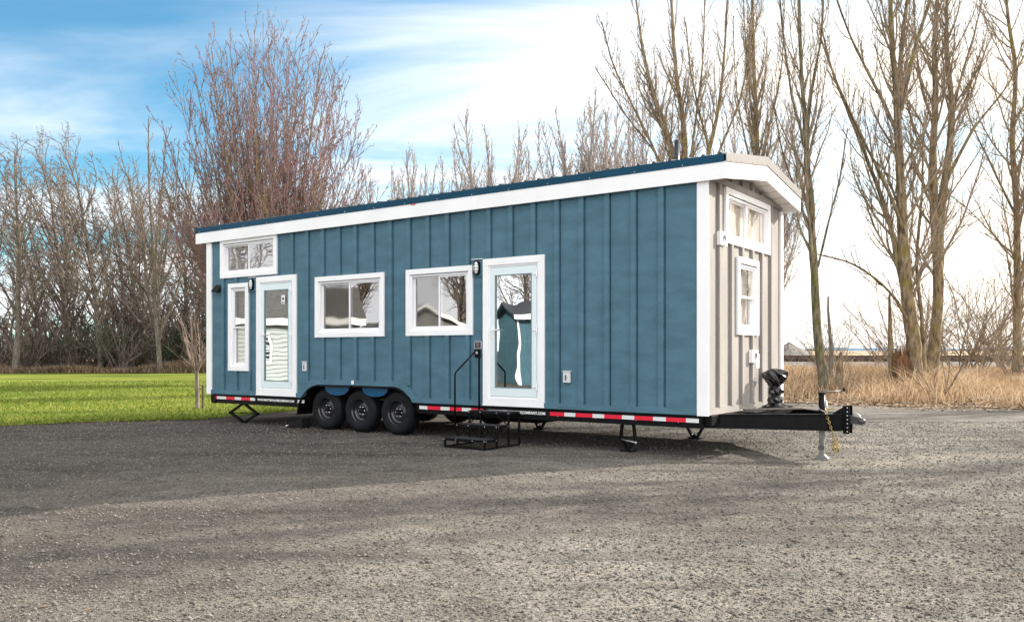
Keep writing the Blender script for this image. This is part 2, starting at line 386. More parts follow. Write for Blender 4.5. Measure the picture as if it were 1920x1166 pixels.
# --- roof
x0, x1 = -L - .27, .25
o_ = .05
def roofpoly(base, th): return [(-o_, base), (RIDGE, zroof(RIDGE, base)), (W + o_, base), (W + o_, base + th), (RIDGE, zroof(RIDGE, base) + th), (-o_, base + th)]
m = MB(); m.prism_x(roofpoly(3.58, .012), x0 + .03, x1 - .03)
for x in [x1 - .03 - .6 * i for i in range(1, 1)]: pass
m.build('soffit', SOFF, house)
m = MB()
for v in np.arange(.25, W, .305): MB().box(.03, x1 - .035, v, v + .004, zroof(v, 3.577) - .001, zroof(v, 3.58)).build('soffit_joint', CAPM, house)
m = MB(); m.prism_x([(-o_ + .03, 3.70), (RIDGE, zroof(RIDGE, 3.73)), (W + o_ - .03, 3.70), (W + o_ - .03, 3.835), (RIDGE, zroof(RIDGE, 3.845)), (-o_ + .03, 3.835)], x0 + .035, x1 - .035); m.build('roof_deck', BLKM, house)
m = MB(); m.prism_x(roofpoly(3.848, .008), x0 - .01, x1 + .01)
n = int((x1 - x0) / .2286)
for i in range(n + 1):
    x = x1 - .05 - i * .2286
    for s_ in (0, 1):
        f = (lambda v: v) if s_ == 0 else (lambda v: W - v)
        a, b_ = -o_ - .02, RIDGE
        vs = []
        for v in (a, b_):
            z = zroof(max(v, -.05), 3.856)
            vs += [(x - .028, f(v), z), (x - .012, f(v), z + .022), (x + .012, f(v), z + .022), (x + .028, f(v), z)]
        m.add(vs, [(0, 1, 2, 3), (4, 7, 6, 5), (0, 4, 5, 1), (1, 5, 6, 2), (2, 6, 7, 3)])
m.build('roof_panel', NAVY, house)
m = MB(); m.prism_x([(RIDGE - .15, zroof(RIDGE - .15, 3.878)), (RIDGE, zroof(RIDGE, 3.886)), (RIDGE + .15, zroof(RIDGE + .15, 3.878)), (RIDGE, zroof(RIDGE, 3.892))], x0, x1); m.build('ridge_cap', NAVY, house)
for fa, fb in ((-.25, 3.62), (3.623, 7.30), (7.303, L + .27)): MB(S).box(fa, fb, .05, .078, ZF, 3.757).build('fascia_board', WHITE, house, .002)
MB().box(x0, x1, W + .05, W + .078, ZF, 3.757).build('fascia_board', WHITE, house, .002)
MB(S).box(-.257, L + .275, .078, .086, 3.752, 3.852).build('drip_edge', DRIP, house)
m = MB(S)
for i in range(16): MB(S).lathe([(.0, .006), (.007, .004), (.008, 0)], (.3 + i * .69, .086, 3.772), 'y', 8).build('drip_edge_screw', GALV, house)
MB(S).box(L + .271, L + .284, .04, .092, 3.745, 3.875).build('drip_edge_end', BLACK, house)
MB().box(x0, x1, W + .078, W + .086, 3.752, 3.852).build('drip_edge', DRIP, house)
def rake(xa, xb, z0, z1, v0=-.078, name='rake_board', m_=WHITE, dz=0):
    mb = MB(); e0 = z0; mb.prism_x([(v0, z0), (RIDGE, zroof(RIDGE, z0)), (W - v0, z0), (W - v0, z1), (RIDGE, zroof(RIDGE, z1) + dz), (v0, z1)], xa, xb)
    return mb.build(name, m_, house, .002)
rake(.2502, .278, ZF, 3.757); rake(-L - .298, -L - .2702, ZF, 3.757)
rake(.28, .290, 3.745, 3.86, -.088, 'rake_flashing', CAPM, .012)
m = MB()
for v in (.05, .45, .85, 1.25, 1.46, 1.9, 2.3, 2.7): MB().lathe([(.0, .006), (.007, .004), (.008, 0)], (.29, v, zroof(v, 3.765)), 'x', 8).build('flashing_screw', DARKG, house)
m = MB(); xv = -.87
m.lathe([(.0, 4.395), (.037, 4.395), (.037, 3.95)], (xv, 1.0, 0), 'z', 16); m.build('vent_pipe', NAVY, house)
m = MB(); m.lathe([(.04, 4.12), (.05, 4.10), (.10, 4.02), (.10, 3.98)], (xv, 1.0, 0), 'z', 20); m.build('pipe_boot', DARKG, house)
MB(S).box(4.90, 4.995, .079, .088, 3.735, 3.755).build('small_badge', REDD, house)

# --- windows
def window(F, t, kind, name='window', mats=(G_SCR, G_WIN), flip=False, blinds=False):
    a0, a1, z0, z1 = t; T = .085; b0 = .001; b1 = .034
    m = MB(F)
    m.box(a0, a1, b0, b1, z0, z0 + T); m.box(a0, a1, b0, b1, z1 - T, z1)
    m.box(a0, a0 + T, b0, b1, z0 + T, z1 - T); m.box(a1 - T, a1, b0, b1, z0 + T, z1 - T)
    wf = m.build(name, WHITE, house, .003)
    A0, A1, Z0, Z1 = a0 + T, a1 - T, z0 + T, z1 - T; f = .038
    m = MB(F)
    m.box(A0, A1, -.09, .012, Z0, Z0 + f); m.box(A0, A1, -.09, .012, Z1 - f, Z1); m.box(A0, A0 + f, -.09, .012, Z0 + f, Z1 - f); m.box(A1 - f, A1, -.09, .012, Z0 + f, Z1 - f)
    m.build('frame', VINYL, wf, .003)
    m = MB(F); m.box(A0, A1, .0125, .016, Z1 - .012, Z1 - .004)
    m.build('weep_strip', DARKG, wf)
    A0 += f; A1 -= f; Z0 += f; Z1 -= f; s = .028
    def pane(p, q, r0, r1, bb, gm, tone):
        m = MB(F); m.box(p, q, bb - .015, bb + .012, r0, r0 + s); m.box(p, q, bb - .015, bb + .012, r1 - s, r1)
        m.box(p, p + s, bb - .015, bb + .012, r0 + s, r1 - s); m.box(q - s, q, bb - .015, bb + .012, r0 + s, r1 - s)
        sh = m.build('sash', tone, wf, .002)
        m = MB(F); m.add([(p + s, bb, r0 + s), (q - s, bb, r0 + s), (q - s, bb, r1 - s), (p + s, bb, r1 - s)], [(0, 1, 2, 3)]); m.build('pane', gm, sh, recalc=False)
    if kind == 'slider':
        mid = (A0 + A1) / 2
        lo, hi = (A0, mid + .02), (mid - .02, A1)
        if not flip: pane(*lo, Z0, Z1, -.018, mats[1], VINYL); pane(*hi, Z0, Z1, -.052, mats[0], VINYL)
        else: pane(*hi, Z0, Z1, -.018, mats[1], VINYL); pane(*lo, Z0, Z1, -.052, mats[0], VINYL)
    else:
        mid = (Z0 + Z1) / 2
        pane(A0, A1, mid - .02, Z1, -.018, mats[1], VINYL); pane(A0, A1, Z0, mid + .02, -.052, mats[0], VINYL)
    if blinds:
        m = MB(F); nn = int((Z1 - Z0) / .045)
        if blinds == 'flat': m.add([(A0 + .01, -.10, Z0 + .02), (A1 - .01, -.10, Z0 + .02), (A1 - .01, -.10, Z1), (A0 + .01, -.10, Z1)], [(0, 1, 2, 3)]); nn = 0
        for i in range(nn):
            z = Z0 + .02 + i * .045; m.add([(A0 + .01, -.10, z), (A1 - .01, -.10, z), (A1 - .01, -.125, z + .033), (A0 + .01, -.125, z + .033)], [(0, 1, 2, 3)])
        m.build('blind', BLIND, wf, recalc=False)
    return wf
window(S, WINS['loft'], 'slider', mats=(G_WIN, G_WIN), blinds='flat')
window(S, WINS['tall'], 'hung', mats=(G_WIN, G_WIN), blinds=True)
window(S, WINS['a'], 'slider'); window(S, WINS['b'], 'slider')
window(E_, EW['big'], 'slider', mats=(G_PALE, G_PALE), flip=True, blinds='flat')
window(E_, EW['small'], 'hung', mats=(G_PALE, G_PALE), blinds='flat')
# --- doors
def door(t, label):
    a0, a1, z0, z1 = t; T = .105; b0, b1 = .001, .036
    m = MB(S)
    m.box(a0, a1, b0, b1, z0, z0 + .10); m.box(a0, a1, b0, b1, z1 - T, z1)
    m.box(a0, a0 + T, b0, b1, z0 + .10, z1 - T); m.box(a1 - T, a1, b0, b1, z0 + .10, z1 - T)
    m.box(a0 - .004, a1 + .004, b0, b1 + .006, z0 - .022, z0 - .001)
    d = m.build('door', WHITE, house, .003); d['label'] = label
    m = MB(S); A0, A1, Z0, Z1 = a0 + T, a1 - T, z0 + .10, z1 - T; f = .03
    m.box(A0, A1, -.08, .018, Z1 - f, Z1); m.box(A0, A0 + f, -.08, .018, Z0, Z1 - f); m.box(A1 - f, A1, -.08, .018, Z0, Z1 - f); m.box(A0 + f, A1 - f, -.08, .018, Z0, Z0 + .02)
    m.build('frame', VINYL, d, .003)
    A0 += f; A1 -= f; Z0 += .02; Z1 -= f
    ga0, ga1, gz0, gz1 = A0 + .088, A1 - .088, Z0 + .13, Z1 - .12
    m = MB(S); m.box(A0 + .004, A1 - .004, -.05, .022, Z0 + .004, gz0); m.box(A0 + .004, A1 - .004, -.05, .022, gz1, Z1 - .006)
    m.box(A0 + .004, ga0, -.05, .022, gz0, gz1); m.box(ga1, A1 - .004, -.05, .022, gz0, gz1)
    lf = m.build('leaf', AQUA, d, .003)
    m = MB(S); g = .012
    m.box(ga0 - .001, ga0 + g, .0, .0255, gz0, gz1); m.box(ga1 - g, ga1 + .001, .0, .0255, gz0, gz1); m.box(ga0 + g, ga1 - g, .0, .0255, gz0, gz0 + g); m.box(ga0 + g, ga1 - g, .0, .0255, gz1 - g, gz1)
    m.build('glass_bead', mat('bead', (.16, .22, .24), .5), lf)
    m = MB(S); nu, nz_ = 6, 10
    m.add([(ga0, .006, gz0), (ga1, .006, gz0), (ga1, .006, gz1), (ga0, .006, gz1)], [(0, 1, 2, 3)]); m.build('pane', G_DOOR, lf, recalc=False)
    for z in (Z0 + .16, (Z0 + Z1) / 2 + .02, Z1 - .13):
        m = MB(S); m.box(A0 - .02, A0 + .004, .0225, .045, z - .055, z + .055); m.box(A0 + .0045, A0 + .06, .0225, .036, z - .014, z + .014); m.build('hinge', VINYL, d, .003)
    hz = 1.70
    m = MB(S); m.box(A1 - .068, A1 - .032, .0225, .032, hz - .13, hz + .05); m.box(A1 - .058, A1 - .042, .0325, .065, hz - .008, hz + .012); m.box(A1 - .165, A1 - .042, .0655, .080, hz - .008, hz + .012)
    m.build('handle', VINYL, d, .002)
    return d
d1 = door(DOORS['rear'], 'white framed glass door beside the tall narrow window')
d2 = door(DOORS['front'], 'white framed glass door above the black steps')
m = MB(S); m.box(7.99 + .14, 7.99 + .24, .028, .030, 2.26, 2.42); s_ = m.build('door_notice', STICK, d1)
m = MB(S); m.ball((8.18, .031, 2.355), .028, .002, .03); m.box(8.145, 8.215, .0305, .032, 2.275, 2.295); m.build('print', STICKD, d1)
# --- lights
for uc in (3.685, 9.068):
    m = MB(S)
    def oval(a, b_, n=24): return [(uc + a * math.cos(2 * math.pi * i / n), 2.652 + max(-b_ + a, min(b_ - a, 0)) + (b_ - a) * (1 if math.sin(2 * math.pi * i / n) >= 0 else -1) + a * math.sin(2 * math.pi * i / n)) for i in range(n)]
    P0 = oval(.062, .112); n_ = len(P0)
    m.prism(P0, .030, .062)
    lo = m.build('wall_light', BLACK, house, .004)
    m = MB(S); m.ball((uc, .06, 2.652), .045, .045, .094, 20, 12); m.build('lens', LENS, lo)
    m = MB(S)
    for zc in (2.652 - .045, 2.652, 2.652 + .045):
        hw = .046
        m.tube([(uc + .056 * math.cos(a), .058 + .052 * math.sin(a), zc) for a in np.linspace(0, math.pi, 9)], .0032, 6)
    m.tube([(uc, .058 + .054 * math.sin(a), 2.652 + .103 * math.cos(a)) for a in np.linspace(0, math.pi, 13)], .0032, 6)
    m.tube([(uc + .052 * math.cos(a), .066, 2.652 + .101 * math.sin(a)) for a in np.linspace(0, 2 * math.pi, 25)], .004, 6)
    m.build('cage', BLACK, lo)
    MB(S).box(uc - .10, uc + .10, .0305, .048, 2.783, 2.792).build('drip_cap', WHITE, house)
# --- outlets, vent, plaques
for u0, u1, z0, z1 in ((7.535, 7.645, 1.035, 1.195), (2.03, 2.14, .935, 1.09)):
    m = MB(S); m.box(u0, u1, .001, .045, z0, z1); m.box(u0 - .012, u1 + .012, .001, .055, z1 + .0005, z1 + .014)
    ob = m.build('outlet_cover', PLAST, house, .006)
    MB(S).box(u0 + .05, u0 + .075, .0452, .050, z0 + .035, z0 + .11).build('latch', DARKG, ob)
m = MB(S); m.add([(10.03, .001, 2.70), (10.23, .001, 2.70), (10.23, .001, 2.56), (10.03, .001, 2.56), (10.03, .11, 2.58), (10.23, .11, 2.58), (10.23, .11, 2.56), (10.03, .11, 2.56)],
              [(0, 1, 5, 4), (4, 5, 6, 7), (0, 3, 7, 4), (1, 2, 6, 5), (2, 3, 7, 6)])
m.build('vent_hood', BLKM, house)
MB(S).box(3.625, 3.755, .001, .010, 1.425, 1.535).build('warning_plate', PLAST, house)
pl = MB(S).box(3.633, 3.747, .0101, .013, 1.432, 1.528).build('plate_face', mat('plate', (.06, .03, .035), .4), house)
m = MB(S)
for i in range(3): m.box(3.66 + .008 * i, 3.72 - .008 * i, .0131, .0145, 1.50 - i * .024, 1.507 - i * .024)
m.build('plate_print', mat('print', (.35, .28, .28), .5), house)
pl = MB(S).box(3.64, 3.745, .001, .028, 1.29, 1.415).build('switch_plate', BLACK, house, .006)
MB(S).ball((3.69, .03, 1.365), .028, .014, .028, 16, 8).build('push_button', PLAST, pl)
MB(S).box(6.34, 6.40, .0385, .041, .825, .888).build('white_tag', STICK, house)
for v0, v1, z0, z1 in ((.31, .55, 2.765, 2.945), (1.51, 1.745, 1.215, 1.40)):
    m = MB(E_); m.box(v0, v1, .001, .06, z0, z1); ob = m.build('vent_cover', WHITE, house, .006)
    m = MB(E_); m.lathe([(0, 0), (.045, 0), (.05, .004), (.055, .004), (.055, 0)], ((v0 + v1) / 2 + .01, .0605, (z0 + z1) / 2), 'y', 20); m.build('grille', DARKG, ob)
m = MB(E_); m.box(1.82, 1.965, .001, .006, 1.135, 1.345); ob = m.build('data_label', STICK, house)
m = MB(E_)
for z in (1.17, 1.21, 1.26, 1.30): m.box(1.84, 1.94, .0062, .0068, z, z + .008)
m.build('print', mat('print_grey', (.4, .4, .4), .6), ob)

# --- trailer chassis
m = MB(); X0, X1 = -10.40, -.06
def chan(xa, xb, ya, yb, z0=.385, z1=.55):
    m.box(xa, xb, ya, yb, z0, z1)
m.box(X0, -7.70, .012, .06, .375, .549); m.box(-4.99, X1, .012, .06, .385, .549)
m.box(X0, -7.70, .0605, .12, .375, .389); m.box(-4.99, X1, .0605, .12, .385, .40)
m.box(X0, X1, W - .07, W - .01, .385, .549); m.box(X0, -7.70, .005, W - .005, .5495, .556); m.box(-4.99, X1, .005, W - .005, .5495, .556); m.box(-7.6995, -4.9905, .47, W - .47, .5495, .556)
for x in (-2, -4, -8.2, -9.2, -10.3): m.box(x - .03, x + .03, .121, W - .08, .44, .549)
m.box(-7.6, -5.05, .35, .45, .40, .549); m.box(-7.6, -5.05, W - .45, W - .35, .40, .549)
m.prism([(-10.40, .549), (-10.24, .549), (-10.24, .36), (-10.32, .375), (-10.40, .43)], -.002, .0115)
m.box(-.20, -.06, .002, .0115, .39, .549)
m.build('chassis', BLACK, house)
m = MB(); m.box(-4.95, -3.3, 1.1, 2.5, .22, .43); m.build('water_tank', BLKM, house, .05)
m = MB(); m.box(-7.68, -5.02, .42, .46, .556, .83); m.box(-7.68, -5.02, .03, .46, .81, .83); m.box(-7.70, -7.67, .03, .44, .53, .80); m.box(-5.03, -5.0, .03, .44, .53, .80); m.build('wheel_well', BLKM, house)
# tape
TB = -.0035
def tape(ua, ub_, m_, z0=.456, z1=.510):
    MB(S).box(ua, ub_, TB - .012, TB + .004 - .012 + .001, z0, z1)
tp = []
u = .112
wsegs = [(.112, .29, 0), (.29, .573, 1), (.573, .759, 0), (.759, 1.037, 1), (1.037, 1.223, 0), (1.223, 1.499, 1), (1.499, 1.683, 0), (1.683, 1.962, 1), (1.962, 2.144, 0), (2.144, 2.39, 1),
         (3.60, 3.83, 1), (3.83, 4.01, 0), (4.01, 4.26, 1), (4.26, 4.442, 0), (4.442, 4.72, 1), (4.72, 4.89, 0),
         (7.65, 7.82, 0), (9.03, 9.17, 0), (9.17, 9.444, 1), (9.444, 9.64, 0), (9.64, 9.907, 1), (9.907, 10.195, 0), (10.195, 10.367, 1)]
for a, b_, r in wsegs:
    MB().box(-b_ + .0008, -a, .0005 if a < 7 else .0005, .0115, .456, .510).build('reflective_tape', RED if r else SILV, house)
xf = lambda x, z: Matrix.Translation((x, -.0015, z)) @ Matrix.Rotation(R(90), 4, 'X')
for ua, ub_ in ((2.40, 3.555), (7.845, 9.0)):
    sg = MB().box(-ub_, -ua, .0005, .0115, .450, .513).build('lettered_strip', BLKM, house)
    text_mesh('lettering', 'WWW.MINTTINYHOUSECOMPANY.COM', .056, LETT, sg, xf(-ub_ + .05, .462), .001, 1.04)
m = MB()
for u in [.4 + .62 * i for i in range(17)]:
    if 4.9 < u < 7.8: continue
    m.ball((-u, .010, .448), .007, .005, .007, 8, 5)
m.build('rivet', GALV, house)
# fender flare
m = MB()
def arch_strip(pts, y0, y1, th):
    vs = []; n = len(pts)
    for i, (x, z) in enumerate(pts):
        a = Vector(pts[min(i + 1, n - 1)]) - Vector(pts[max(i - 1, 0)]); nn_ = Vector((a.y, -a.x)).normalized()
        for dy, k_ in ((y0, 0), (y1, 0), (y1, th), (y0, th)): vs.append((x + nn_.x * k_, dy, z + nn_.y * k_))
    fs = [(i * 4 + k, i * 4 + (k + 1) % 4, i * 4 + 4 + (k + 1) % 4, i * 4 + 4 + k) for i in range(n - 1) for k in range(4)]
    return vs, fs
AP = [(-7.80, .25), (-7.76, .42), (-7.70, .54), (-7.62, .62), (-7.50, .72), (-7.38, .772), (-7.254, .792), (-6.333, .795), (-5.40, .792), (-5.22, .745), (-5.09, .65), (-5.02, .55), (-4.975, .44), (-4.96, .29)]
vs_, fs_ = arch_strip(AP, -.045, .03, .022); m.add(vs_, fs_, False)
vs_, fs_ = arch_strip([(p[0], p[1]) for p in AP], .0305, .32, .010); m.add(vs_, fs_, False)
m.build('fender', BLACK, house)
for uc in (6.82, 5.90):
    pts = []
    for i in range(17):
        t = i / 16; a = math.pi * (1 - t); pts.append((-uc - .30 * math.cos(math.pi * t), .785 - .165 * math.sin(math.pi * t) ** .75))
    m = MB(); m.prism(pts, .02, .03); m.build('fender_skirt', SKIRT, house)
# wheels
def make_wheel(x, y, side):
    wr = empty('wheel', (x, y, .366)); wr.parent = house
    if side: wr.rotation_euler = (0, 0, math.pi)
    m = MB(); r = .372
    pr = [(.205, .02), (.215, .004), (.235, .0), (.29, -.006), (.33, .004), (.352, .022), (.366, .045), (.372, .08), (.372, .15), (.366, .19), (.345, .215), (.29, .235), (.205, .22)]
    m.lathe(pr, n=64)
    ty = m.build('tyre', RUB, wr)
    m = MB()
    for k in range(60):
        a = 2 * math.pi * k / 60
        for y0_, y1_, rr in ((.045, .085, .3715), (.1, .13, .3735), (.145, .185, .3715)):
            c_ = Vector((math.cos(a) * rr, (y0_ + y1_) / 2 + (.004 if k % 2 else -.004), math.sin(a) * rr)); t_ = Vector((-math.sin(a), 0, math.cos(a)))
            m.bar(c_ - t_ * .013, c_ + t_ * .013, y1_ - y0_, .008)
    m.build('tread', RUB, ty)
    m = MB(); m.lathe([(.208, .006), (.214, .006), (.214, .02), (.200, .024), (.190, .06), (.190, .09), (.160, .098), (.150, .112), (.118, .085), (.09, .075), (.07, .085), (.0, .085)], n=48)
    rm = m.build('rim', RIM, wr)
    m = MB()
    for k in range(8):
        a = 2 * math.pi * k / 8 + .2; m.lathe([(0, -.0035), (.017, -.0035), (.017, .002)], (.135 * math.cos(a), .096, .135 * math.sin(a)), 'y', 10)
    m.build('rim_hole', mat('hole', (.002, .002, .002), .9) if not bpy.data.materials.get('hole') else bpy.data.materials['hole'], rm)
    m = MB(); m.lathe([(0, .02), (.036, .024), (.042, .035), (.042, .09)], n=20); m.build('hub', BLKM, wr)
    m = MB()
    for k in range(6):
        a = 2 * math.pi * k / 6; m.lathe([(0, .052), (.011, .054), (.012, .082)], (.068 * math.cos(a), 0, .068 * math.sin(a)), 'y', 8)
    m.build('lug_nut', CHROME, wr)
    return wr
for u in (5.465, 6.33, 7.175):
    make_wheel(-u, .075, 0); make_wheel(-u, W - .075, 1)
m = MB()
for u in (5.465, 6.33, 7.175): m.tube([(-u, .3, .366), (-u, W - .3, .366)], .045, 10)
m.build('axle', BLACK, house)
# scissor jacks
def scissor(xc, yc, zt, zf, hw, low, name='scissor_jack'):
    m = MB(); zm = (zt + zf) / 2 if low is None else low
    m.box(xc - .05, xc + .05, yc - .04, yc + .04, zt - .03, zt + .012)
    for s in (-1, 1):
        m.bar((xc + s * .04, yc, zt - .02), (xc + s * hw, yc, zm), .05, .035); m.bar((xc + s * hw, yc + .002, zm), (xc + s * .04, yc + .002, zf + .01), .05, .035)
        m.tube([(xc + s * hw, yc - .03, zm), (xc + s * hw, yc + .03, zm)], .024, 8)
    m.tube([(xc - hw - .05, yc, zm), (xc + hw + .08, yc, zm)], .007, 6)
    m.box(xc - .08, xc + .08, yc - .05, yc + .05, zf, zf + .012)
    return m.build(name, BLACK, house)
scissor(-9.69, .25, .38, .004, .42, .18)
def vjack(xc, yc):
    m = MB()
    for s in (-1, 1): m.bar((xc + s * .25, yc, .385), (xc + s * .04, yc, .03), .05, .035)
    m.box(xc - .10, xc + .10, yc - .06, yc + .06, .004, .028); m.tube([(xc, yc - .05, .045), (xc, yc + .05, .045)], .03, 8)
    m.build('scissor_jack', BLACK, house)
vjack(-1.17, 2.35); vjack(-4.11, 2.35)
m = MB(); m.bar((-1.33, .22, .385), (-1.36, .22, .16), .05, .03); m.bar((-1.16, .22, .385), (-1.13, .22, .16), .05, .03); m.bar((-1.36, .22, .17), (-1.25, .22, .02), .05, .03); m.bar((-1.13, .22, .17), (-1.24, .22, .02), .05, .03)
m.box(-1.33, -1.15, .15, .29, .0, .02); m.box(-1.31, -1.19, .16, .28, .365, .384)
j_ = m.build('scissor_jack', BLACK, house)
m = MB(); m.tube([(-1.37, .21, .165), (-1.10, .17, .13)], .008, 8); m.ball((-1.10, .165, .13), .022, .018, .022); m.build('screw', GALV, j_)
# tongue A-frame
tipx, tipy = 1.24, W / 2 - .12
def beam(p, q, za0, za1, zb0, zb1, th, name):
    p, q = Vector(p), Vector(q); t = (q - p).normalized(); n_ = Vector((-t.y, t.x)) * th
    def seg(d0, d1, lo0, hi0, lo1, hi1, off0, off1):
        a, b_ = p, q; nn2 = Vector((-t.y, t.x))
        vs = []
        for o_, lo, hi in ((a, lo0, hi0), (b_, lo1, hi1)):
            for off in (off0, off1):
                for z in (lo, hi): vs.append((o_.x + nn2.x * off, o_.y + nn2.y * off, z))
        return vs, [(0, 1, 3, 2), (4, 6, 7, 5), (0, 4, 5, 1), (2, 3, 7, 6), (0, 2, 6, 4), (1, 5, 7, 3)]
    m = MB()
    m.add(*seg(0, 0, za0 + .012, za1 - .012, zb0 + .012, zb1 - .012, -.004, .004)); m.add(*seg(0, 0, za0, za0 + .012, zb0, zb0 + .012, -th, th)); m.add(*seg(0, 0, za1 - .012, za1, zb1 - .012, zb1, -th, th))
    return m.build(name, BLACK, house)
beam((-.35, .05), (tipx, tipy), .385, .560, .325, .548, .045, 'tongue_beam')
beam((-.35, W - .05), (tipx, W - tipy), .385, .560, .325, .548, .045, 'tongue_beam')
MB().box(-.06, .035, .06, W - .06, .42, .548).build('front_crossmember', BLACK, house, .004)
MB().box(.38, .43, .75, W - .75, .50, .545).build('tongue_crossmember', BLACK, house)
m = MB(); m.box(.10, .36, .75, 2.3, .561, .572); m.build('tongue_deck', BLKM, house)
m = MB(); m.bar((.12, 1.0, .585), (.70, 1.65, .585), .07, .02); m.build('tongue_plank', mat('weathered_strip', (.12, .11, .10), .7, var=.3), house)
cy_ = W / 2
HX = -.12
m = MB(lambda x, y, z: (x + HX, y, z)); m.box(1.20, 1.44, cy_ - .17, cy_ + .17, .33, .548); m.box(1.44, 1.465, cy_ - .10, cy_ + .10, .29, .66)
for i in range(7):
    for s in (-.075, .075): pass
m.box(1.4655, 1.52, cy_ - .085, cy_ - .075, .29, .66); m.box(1.4655, 1.52, cy_ + .075, cy_ + .085, .29, .66)
m.prism([(1.30, .549), (1.44, .549), (1.44, .64)], cy_ - .09, cy_ - .08)
m.build('hitch_plate', BLACK, house)
m = MB(lambda x, y, z: (x + HX, y, z))
for i in range(7): m.ball((1.493, cy_ - .0865, .32 + i * .052), .010, .004, .010, 8, 5)
m.build('adjustment_hole', GALV, house)
m = MB(lambda x, y, z: (1.47 + (x - 1.47) * .8 + HX, y, z)); m.box(1.47, 1.56, cy_ - .05, cy_ + .05, .42, .53)
m.add([(1.5605, cy_ - .05, .42), (1.5605, cy_ + .05, .42), (1.5605, cy_ + .05, .53), (1.5605, cy_ - .05, .53), (1.74, cy_ - .055, .42), (1.74, cy_ + .055, .42), (1.70, cy_ + .05, .50), (1.70, cy_ - .05, .50)],
      [(0, 1, 5, 4), (3, 2, 6, 7), (0, 3, 7, 4), (1, 2, 6, 5), (4, 5, 6, 7)])
m.ball((1.69, cy_, .455), .075, .062, .052, 16, 8)
m.build('coupler', mat('coupler_steel', (.05, .05, .05), .35, .5, var=.3), house)
m = MB(lambda x, y, z: (1.47 + (x - 1.47) * .8 + HX, y, z)); m.tube([(1.56, cy_ - .03, .535), (1.60, cy_ - .03, .565), (1.66, cy_ - .03, .545), (1.71, cy_ - .03, .49)], .008, 6); m.build('coupler_latch', GALV, house)
# jack
jx, jy = 1.03, W / 2 - .02
m = MB(); m.tube([(jx, jy, .32), (jx, jy, .80)], .043, 20); jk = m.build('tongue_jack', BLACK, house)
MB().tube([(jx, jy, .80), (jx, jy, .825)], .047, 20).build('jack_cap', BLKM, jk)
m = MB(); m.box(jx - .032, jx + .032, jy - .032, jy + .032, -.055, .34); m.build('jack_leg', DULL, jk, .004)
m = MB(); m.box(jx - .11, jx + .11, jy - .11, jy + .11, -.078, -.058); m.prism([(jx - .09, -.057), (jx + .09, -.057), (jx + .04, -.01), (jx - .04, -.01)], jy - .038, jy + .038); m.build('jack_foot', DULL, jk)
MB().box(jx - .040, jx + .040, jy - .040, jy + .040, .06, .11).build('jack_collar', DARKG, jk)
m = MB(); m.tube([(jx - .02, jy, .835), (jx + .03, jy + .02, .86), (jx + .06, jy + .02, .835), (jx + .24, jy + .14, .845)], .009, 8); m.build('crank', DULL, jk)
m = MB(); m.ball((jx + .25, jy + .145, .865), .02, .02, .028, 10, 6); m.build('crank_knob', BLKM, jk)
m = MB(); m.tube([(jx + .06, jy - .02, .72), (jx + .09, jy - .03, .60), (jx + .06, jy - .03, .57)], .004, 6); m.tube([(jx - .05, jy - .03, .66), (jx, jy - .10, .60), (jx + .10, jy - .12, .56)], .006, 6); m.build('jack_cable', GALV, jk)
# chains
def chain(name, pts, r=.02, w=.0055):
    m = MB(); P = [Vector(p) for p in pts]
    ds = [0]
    for a, b_ in zip(P, P[1:]): ds.append(ds[-1] + (b_ - a).length)
    n = int(ds[-1] / (r * 1.65)); k = 0
    for i in range(n):
        s = (i + .5) / n * ds[-1]
        while k < len(ds) - 2 and ds[k + 1] < s: k += 1
        t = (P[k + 1] - P[k]).normalized(); c_ = P[k].lerp(P[k + 1], (s - ds[k]) / max(1e-6, ds[k + 1] - ds[k]))
        a = Vector((.3, -1, .2)).normalized(); a = (a - t * a.dot(t)).normalized(); b2 = t.cross(a)
        side = a if i % 2 else b2
        m.tube([c_ + t * (r * 1.15 * math.cos(q)) + side * (r * .7 * math.sin(q)) for q in np.linspace(0, 2 * math.pi, 13)], w, 6, False)
    return m.build(name, ZINC, house)
yc_ = cy_ - .20
chain('safety_chain', [(x - .12, y, z) for x, y, z in [(1.33, cy_ - .12, .62), (1.24, yc_ + .02, .60), (1.27, yc_, .50), (1.31, yc_, .38), (1.35, yc_ - .01, .26), (1.37, yc_, .20), (1.33, yc_ - .01, .12), (1.37, yc_ + .02, .05), (1.41, yc_, .10), (1.39, yc_ + .02, .20), (1.34, yc_ + .02, .16), (1.36, yc_, .06), (1.39, yc_ - .02, .12), (1.37, yc_ + .01, .19)]])
